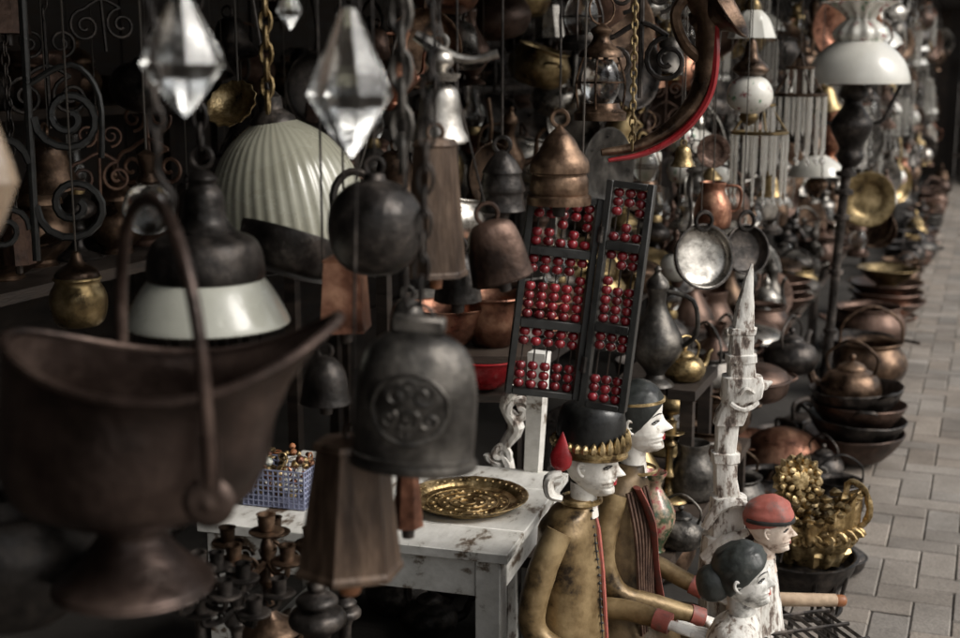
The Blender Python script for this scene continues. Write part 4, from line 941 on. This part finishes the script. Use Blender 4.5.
onz('jug','greyiron',692,498,BZ,50,'dented grey jug on the bench behind the bleached carving',(0,0,.4))
onz('cauldron','bronze',708,474,BZ,66,'dark bronze cauldron on the bench behind the bleached carving')
onz('oil_lamp','brass',668,452,BZ,44,'yellow brass oil lamp on the bench under the raised shelf')
onz('ewer','greyiron',655,386,.64,80,'tall grey ewer with lid right of the abacus',(0,0,2.8))
onz('kettle','brass',684,380,.64,52,'small yellow brass kettle right of the tall grey ewer',(0,0,.5))
onz('lidded_pan','brown',748,398,BZ,86,'wide brown lidded pan left of the pointed carving tip',(0,0,.3))
onz('pot','bronze',718,432,BZ,70,'dark bronze pot on the short bench end behind the carving')
onz('bowl','pewter',690,440,BZ,60,'shallow silvery bowl on the bench behind the statues')
onz('kettle','iron',790,372,BZ,66,'black iron kettle on the low bench left of the lamp post',(0,0,.9))
onz('bowl_stack','brown',778,310,BZ,62,'brown stack of bowls left of the lamp post')
onz('lidded_pan','brown',776,592,0,84,'brown lidded pan on the ground just behind the wooden roller',(0,0,.6))
onz('bowl_stack','brown',752,540,0,74,'brown bowl stack on the ground behind the capped statue')
onz('kettle','bronze',735,506,0,66,'dark bronze kettle on the ground beside the short bench',(0,0,.2))
onz('pot','iron',768,512,0,72,'black iron pot on the ground behind the gilded rosette')
onz('jug','greyiron',800,506,0,36,'grey iron jug on the ground behind the gilded centrepiece')
onz('kettle','iron',822,480,0,52,'black iron kettle on the ground between dome and wok stack',(0,0,2.2))
onz('bowl','copper',748,462,0,72,'wide shallow copper bowl on the ground left of the copper dome')
onz('charcoal_iron','iron',800,440,0,48,'black charcoal iron on the ground behind the copper dome',(0,0,.8))
onz('cauldron','iron',838,520,0,54,'black cauldron standing on the pavement right of the gilded centrepiece')
onz('lidded_pan','iron',836,572,0,60,'black lidded pan on the pavement right of the wire rack',(0,0,.9))
p=Gd(782,468,0);p.z=.007;kk=(p-CAM).dot(FW)/F
o=thing('copper_dome_lid','wide brown copper dome lid lying on the ground right of the carving','lid',p)
mesh('dome',G().lathe(cp([(44,0),(45,3),(42,10),(32,28),(14,38),(0,40)]),36,k=kk),'copper',o,dent=.004)
mesh('side_handle',G().tube(cr([(40*kk,-.01,8*kk),(54*kk,-.01,22*kk),(48*kk,.02,34*kk),(34*kk,.02,26*kk)]),3*kk),'iron',o)
def hpan(px,py,d,r,lab,mat,yaw):
    k=d/F;loc=P(px,py+r,d);o=thing('round_pan',lab,'pan',loc,(0,0,yaw))
    T=Matrix.Translation((0,0,r*k))@Matrix.Rotation(R(78),4,'X')
    mesh('dish',G().lathe(cp([(0,-6),(r*.8,-6),(r*.93,0),(r,8),(r*1.03,9),(r*.98,10),(r*.84,0),(0,-2)]),40,k=k,M=T),mat,o,dent=.002)
    mesh('rim',G().lathe([(r*1.0,7),(r*1.06,8),(r*1.06,11),(r*1.0,11)],40,k=k,M=T),'iron',o)
    mesh('handle_loop',G().ring((0,-6*k,(2*r+6)*k),9*k,2.2*k),'iron',o);cord_to(o,loc,(2*r+12)*k)
hpan(699,257,3.7,31,'round silvery pan with dark rim hanging right of the abacus','pewter',R(20))
hpan(741,250,3.9,24,'smaller dark round pan hanging right of the silvery pan','iron',R(24))
vessel('jug','copper',712,228,3.8,40,'reddish copper can hanging above the silvery pan',(0,0,0),True)
vessel('bell','brass',683,166,3.4,26,'small yellow brass bell hanging under the horn',(0,0,0),True)
vessel('bell','brass',770,196,4.3,26,'small yellow brass bell under the prism chandelier',(0,0,0),True)
vessel('prism_chandelier','brass',757,205,4.2,60,'prism chandelier with long glass drops left of the lamp post',(0,0,0),True)
vessel('prism_chandelier','bronze',796,165,4.9,58,'prism chandelier nearest the white lamp dome',(0,0,.2),True)
vessel('scroll_bracket','iron',640,98,3.0,100,'large black scroll bracket behind the curved horn',(0,0,-.2),True)
vessel('wall_plate','brown',712,168,3.9,34,'small round brown plate hanging left of the globe lamp',(0,0,.1),True)
vessel('lantern','bronze',600,120,3.0,56,'dark bronze lantern hanging above the abacus',(0,0,.5),True)
d=4.0;k=d/F;loc=P(749,118,d)
o=thing('porcelain_globe_lamp','painted white porcelain globe lamp hanging right of the horn','lamp',loc)
mesh('globe',G().lathe(cp([(8,4),(20,12),(23,24),(18,36),(9,42)]),28,k=k),'porc',o);mesh('lower_fitting',G().lathe(cp([(0,-8),(5,-5),(10,0),(9,5)]),16,k=k),'brass',o)
mesh('upper_fitting',G().lathe(cp([(10,41),(18,46),(16,52),(8,60),(5,74),(0,80)]),18,k=k),'bronze',o);cord_to(o,loc,78*k)
d=4.1;k=d/F;loc=P(752,38,d)
o=thing('small_milk_shade','small white glass shade at the top edge right of the horn','lamp shade',loc)
mesh('shade',G().lathe(cp([(24,0),(22,6),(16,20),(8,28)])+cp([(7,26),(20,4),(24,0)]),30,k=k,fl=.04,nf=10),'milk',o);mesh('fitting',G().lathe([(9,26),(9,32),(4,40),(0,42)],14,k=k),'brass',o);cord_to(o,loc,40*k)
# --- lamp post
d=5.5;k=d/F;base=P(822,400,d);base.z=0.008
lp=thing('standing_lamp','tall black standing lamp with white glass dome and fluted tulip shade','lamp',base)
zz=lambda py:P(842,py,d).z
lean=P(838,85,d).x-base.x
g=G();g.tube([(0,0,.0),(0,0,.06),(lean*.35,0,zz(300)),(lean*.7,0,zz(185)),(lean*.85,0,zz(160))],[8*k,6*k,4.5*k,4.5*k,6*k],14)
for py,rr_ in((330,7),(270,7),(215,8),(190,9),(172,10)): g.lathe([(0,-5),(rr_,-2),(rr_,2),(0,5)],16,(lean*(zz(py)/zz(85)),0,zz(py)),k=k)
mesh('pole',g,'iron',lp)
for i in range(3):
    a=i*2.094+.6;c,s=math.cos(a),math.sin(a);mesh('foot',G().tube(cr([(0,0,.12),(c*.08,s*.08,.1),(c*.12,s*.12,.02),(c*.17,s*.17,.012)]),[.016,.014,.011,.012],8),'iron',lp)
mesh('font',G().lathe(cp([(7,0),(13,8),(11,18),(18,32),(20,42),(12,54),(8,62),(14,68),(10,78)]),24,(lean*.95,0,zz(165)),k=k),'iron',lp)
mesh('dome_shade',G().lathe(cp([(49,0),(48,8),(42,22),(28,36),(16,42)])+cp([(14,40),(40,20),(46,4),(49,0)]),40,(lean*1.15,0,zz(84)),k=k),'milk',lp)
tul=cp([(12,0),(22,6),(25,14),(17,23),(13,27),(20,35),(30,41),(35,42)])
mesh('tulip_shade',G().lathe(tul+[(max(r-1.5,1),z+.5) for r,z in tul[::-1]],96,(lean*1.15,0,zz(50)),k=k,fl=.12,nf=12,flf=lambda t:abs(math.sin(t*PI))),'porc',lp)
g=G()
for s in(-1,1): g.tube(cr([(lean,0,zz(120)),(lean+s*26*k,0,zz(122)),(lean+s*36*k,0,zz(104)),(lean+s*44*k,0,zz(86))]),2*k,6)
mesh('shade_arms',g,'iron',lp)
# --- wok stack
p=Gd(852,462,0);d=(p-CAM).dot(FW);k=d/F
for i in range(4):
    w=48-i*1.0
    q=p+Vector((random.uniform(-.01,.01),random.uniform(-.01,.01),i*15*k+.008))
    o=thing('black_wok',['lowest','second lowest','second highest','topmost'][i]+' black wok in the stack on the pavement','wok',q,(R(random.uniform(-3,3)),R(random.uniform(-3,3)),random.uniform(0,6)),'stack of black woks')
    mesh('bowl',G().lathe(cp([(0,0),(w*.5,1),(w*.85,16),(w,28),(w*1.02,30),(w*.97,30),(w*.8,18),(w*.45,4),(0,3)]),36,k=k),'iron' if i%2 else 'brown',o,dent=.003)
    mesh('ear_handle',G().tube(cr([(w*.97*k,-10*k,28*k),(w*1.16*k,-6*k,32*k),(w*1.16*k,6*k,32*k),(w*.97*k,10*k,28*k)]),1.8*k,6),'iron',o)
vessel('kettle','bronze',850,403,d+.02,74,'dark bronze kettle standing in the topmost wok',(0,0,2.7))
onz('cauldron','bronze',868,396,.0,74,'dark cauldron with raised bail behind the wok stack')
onz('pot','brown',866,350,0,80,'brown wide pot on the ground behind the wok stack')
ob=onz('bowl_stack','brown',885,318,0,70,'brown copper bowl stack right of the lamp post')
o=vessel('bowl','brass',882,290,7.9,58,'yellow brass bowl topping the copper bowl stack');o.location=ob.location+Vector((0,0,.115*ob.scale.x+.01))
# --- gilded pieces
d=3.35;k=d/F;loc=P(802,592,d)
rk=thing('black_wire_rack','black iron stand with a pan top carrying the gilded centrepiece','rack',(loc.x,loc.y,0))
zt=P(805,553,d).z
mesh('pan_top',G().lathe(cp([(0,-34),(30,-34),(46,-16),(52,0),(54,2),(49,2),(42,-12),(0,-6)]),36,(0,0,zt),k=k),'iron',rk,dent=.002)
g=G();g.ring((0,0,zt-52*k),38*k,2.4*k,'z',32,8)
for i in range(8):
    a=i*PI/4;c,s=math.cos(a),math.sin(a);g.tube([(c*48*k,s*48*k,zt-10*k),(c*38*k,s*38*k,zt-52*k)],1.8*k,5)
mesh('hoops',g,'iron',rk)
for i in range(4):
    a=i*PI/2+.5;c,s=math.cos(a),math.sin(a);mesh('leg',G().tube(cr([(c*46*k,s*46*k,zt-8*k),(c*40*k,s*40*k,zt*.6),(c*42*k,s*42*k,zt*.3),(c*56*k,s*56*k,.008)]),2.6*k,6),'iron',rk)
loc=P(813,553,d-.01);loc.z=zt+.004
o=thing('gilded_centrepiece','gilded scrolled boat shaped centrepiece on the black pan topped stand','ornament',loc,(0,R(-5),R(-18)))
g=G();rs=[]
for v,(a,z) in enumerate(((28,-10),(34,0),(34,5),(40,12),(45,24),(47,36),(48,42),(43,40),(34,26),(10,12))):
    rs.append([Vector((a*math.cos(2*PI*i/72)*(1+.07*math.cos(12*2*PI*i/72))*k,a*.62*math.sin(2*PI*i/72)*(1+.07*math.cos(12*2*PI*i/72))*k,(z+((24 if math.cos(2*PI*i/72)>0 else 10)*abs(math.cos(2*PI*i/72))**2+3*math.cos(12*2*PI*i/72) if v>3 else 0))*k)) for i in range(72)])
g.rings(rs);mesh('boat_body',g,'gold',o,dent=.009,df=50)
mesh('scroll_handle',G().tube(cr([(44*k,0,26*k),(55*k,0,40*k),(52*k,0,66*k),(38*k,0,74*k),(34*k,0,62*k)]),[3*k,3.5*k,3*k,3*k,2.5*k]),'gold',o,dent=.004,df=70)
g=G()
for i in range(28):
    a=2*PI*i/28;g.lathe([(0,-5),(5,-2),(6,1),(0,5)],7,(46*k*math.cos(a),28*k*math.sin(a),(39+(22 if math.cos(a)>0 else 8)*math.cos(a)**2)*k),k=k)
for i in range(20):
    a=2*PI*i/20;g.spiral((40*k*math.cos(a),25*k*math.sin(a)-.003,20*k),10*k,2*k,1.2,2.2*k)
for i in range(46): g.lathe([(0,-4),(5,-2),(6,2),(0,6)],7,(random.uniform(-34,34)*k,random.uniform(-16,16)*k,random.uniform(30,60)*k),k=k)
mesh('relief_leaves',g,'gold',o,dent=.004,df=60)
loc=P(794,505,d-.1)
o=thing('gilded_rosette','round gilded rosette plaque propped left of the gilded centrepiece','ornament',loc,(R(-12),R(8),R(8)))
g=G();T=Matrix.Translation((0,0,25*k))@Matrix.Rotation(R(90),4,'X')
g.lathe([(0,0),(23,0),(25,3),(21,7),(12,5),(9,10),(0,12)],64,k=k,M=T,fl=.07,nf=16)
for n,r_,sz in((14,19,4.4),(8,12,4.4)):
    for i in range(n):
        a=2*PI*i/n;g.lathe([(0,0),(sz,3),(sz*.6,8),(0,9)],8,k=k,M=T@Matrix.Translation((r_*k*math.cos(a),r_*k*math.sin(a),2*k)))
mesh('plaque',g,'gold',o,dent=.004,df=60)
mesh('prop_leg',G().tube([(0,.01,6*k),(0,.05,-(loc.z-zt)+.004)],.004,6),'iron',o)
d=3.15;loc=P(806,600,d)
lg=thing('wooden_roller','pale wooden roller with round ends resting on an iron tripod','roller',loc,(0,R(3),R(4)))
k=d/F
mesh('log',G().tube([(-32*k,0,0),(-31*k,0,0),(30*k,0,0),(31*k,0,0)],[5*k,7*k,6.5*k,5*k],18),'log',lg,dent=.002,df=30)
for s in(-1,1): mesh('knob',G().lathe(cp([(0,-7),(5,-5),(6,0),(5,5),(0,7)]),14,k=k,M=Matrix.Translation((s*35*k,0,0))@Matrix.Rotation(R(90),4,'Y')),'orange',lg)
tr3=thing('iron_tripod','low black iron tripod under the pale wooden roller','tripod',(loc.x,loc.y,0))
mesh('ring_top',G().ring((0,0,loc.z-10*k),26*k,3*k,'z',28,8),'iron',tr3)
for i in range(4):
    a=i*PI/2+.8;c,s=math.cos(a),math.sin(a);mesh('leg',G().tube(cr([(c*26*k,s*26*k,loc.z-10*k),(c*34*k,s*34*k,loc.z*.5),(c*48*k,s*48*k,.008)]),3*k,6),'iron',tr3)
p=P(805,632,2.95);z_=p.z
gt=thing('iron_grate','black iron grate on legs at the bottom edge of the photo','grate',(p.x,p.y,0),(0,0,.3))
g=G()
for i in range(9): g.tube([(-.1+i*.025,-.08,z_),(-.1+i*.025,.08,z_)],.0045,6)
for y in(-.08,0,.08): g.tube([(-.11,y,z_+.005),(.11,y,z_+.005)],.005,6)
mesh('bars',g,'iron',gt)
for sx in(-1,1):
    for sy in(-1,1): mesh('leg',G().tube([(sx*.1,sy*.08,z_),(sx*.11,sy*.09,.004)],.006,6),'iron',gt)
for (kd,m,px,py,w,lab) in (('pot','iron',400,612,74,'black iron pot on the floor under the white table'),('cauldron','bronze',452,600,60,'dark bronze cauldron on the floor under the white table'),
  ('kettle','iron',430,634,70,'black iron kettle nearest under the white table'),('jug','brown',378,585,44,'brown metal jug on the floor deep under the white table'),('bowl_stack','iron',545,560,70,'black bowl stack on the floor behind the crowned statue'),
  ('pot','bronze',100,560,80,'dark bronze pot on the floor behind the scuttle'),('kettle','iron',150,545,70,'black iron kettle on the floor behind the scuttle')):
    onz(kd,m,px,py,0.0,w,lab)
# ================================================================ cull hidden autos, labels
for (kk_,r_) in list(PRO.items()):
    for c in list(r_.children): bpy.data.objects.remove(c)
    bpy.data.objects.remove(r_)
bpy.context.view_layer.update()
dg=bpy.context.evaluated_depsgraph_get()
seen={}
for px in range(-10,974,5):
    for py in range(-10,650,5):
        dr=(FW+RT*((px-480)/F)+UP*((319-py)/F)).normalized()
        org_=CAM;left=2
        while left:
            hit,hl,hn,hi,ob,_=sc.ray_cast(dg,org_,dr)
            if not hit: break
            r=ob
            while r.parent: r=r.parent
            seen[r.name]=seen.get(r.name,0)+1
            if ob.data.materials[0].name in('clear_crystal','prism_glass','amber_glass'): org_=hl+dr*.003;left-=1
            else: break
keep={}
for (o,rn,kd,m,phrase,t,dd) in AUTO:
    if seen.get(o.name,0)<2:
        for c in list(o.children): bpy.data.objects.remove(c)
        bpy.data.objects.remove(o)
    else: keep.setdefault((phrase,kd,m),[]).append((t,o,rn))
nk=0
for (phrase,kd,m),L_ in keep.items():
    L_.sort(key=lambda a:a[0]);kn=KN.get(kd,kd.replace('_',' '))
    for i,(t,o,rn) in enumerate(L_):
        nk+=1;w_='leftmost' if rn[0]=='x' else 'nearest'
        pre=('%sfrom the left,'%ordn(i+1) if i and rn[0]=='x' else ordn(i+1)+w_)
        if len(L_)==1: lab='%s %s %s'%(MN[m],kn,phrase)
        else: lab='%s %s %s %s'%(pre,MN[m],kn,phrase);o['group']='%s %ss %s'%(MN[m],kn,phrase)
        o['label']=lab;o['category']=KF[kd][3]
print('AUTO kept',nk,'of',len(AUTO))
# ================================================================ light
w=bpy.data.worlds.new('World');sc.world=w;w.use_nodes=True;N=w.node_tree.nodes;L=w.node_tree.links
sky=N.new('ShaderNodeTexSky');sky.sky_type='NISHITA';sky.sun_disc=False;sky.sun_elevation=R(42);sky.sun_rotation=R(110);sky.air_density=1.5;sky.dust_density=5
hs=N.new('ShaderNodeHueSaturation');hs.inputs['Saturation'].default_value=.2
bg=N['Background'];L.new(sky.outputs[0],hs.inputs['Color']);L.new(hs.outputs[0],bg.inputs['Color']);bg.inputs['Strength'].default_value=.15
sl=bpy.data.lights.new('sun','SUN');sl.energy=1.5;sl.angle=R(26);sl.color=(1,.95,.88);so=bpy.data.objects.new('sun',sl);COL.objects.link(so)
dirv=Vector((math.sin(R(110))*math.cos(R(42)),math.cos(R(110))*math.cos(R(42)),math.sin(R(42))))
so.rotation_euler=dirv.to_track_quat('Z','Y').to_euler()
sc.view_settings.view_transform='Standard';sc.view_settings.look='None';sc.view_settings.exposure=0
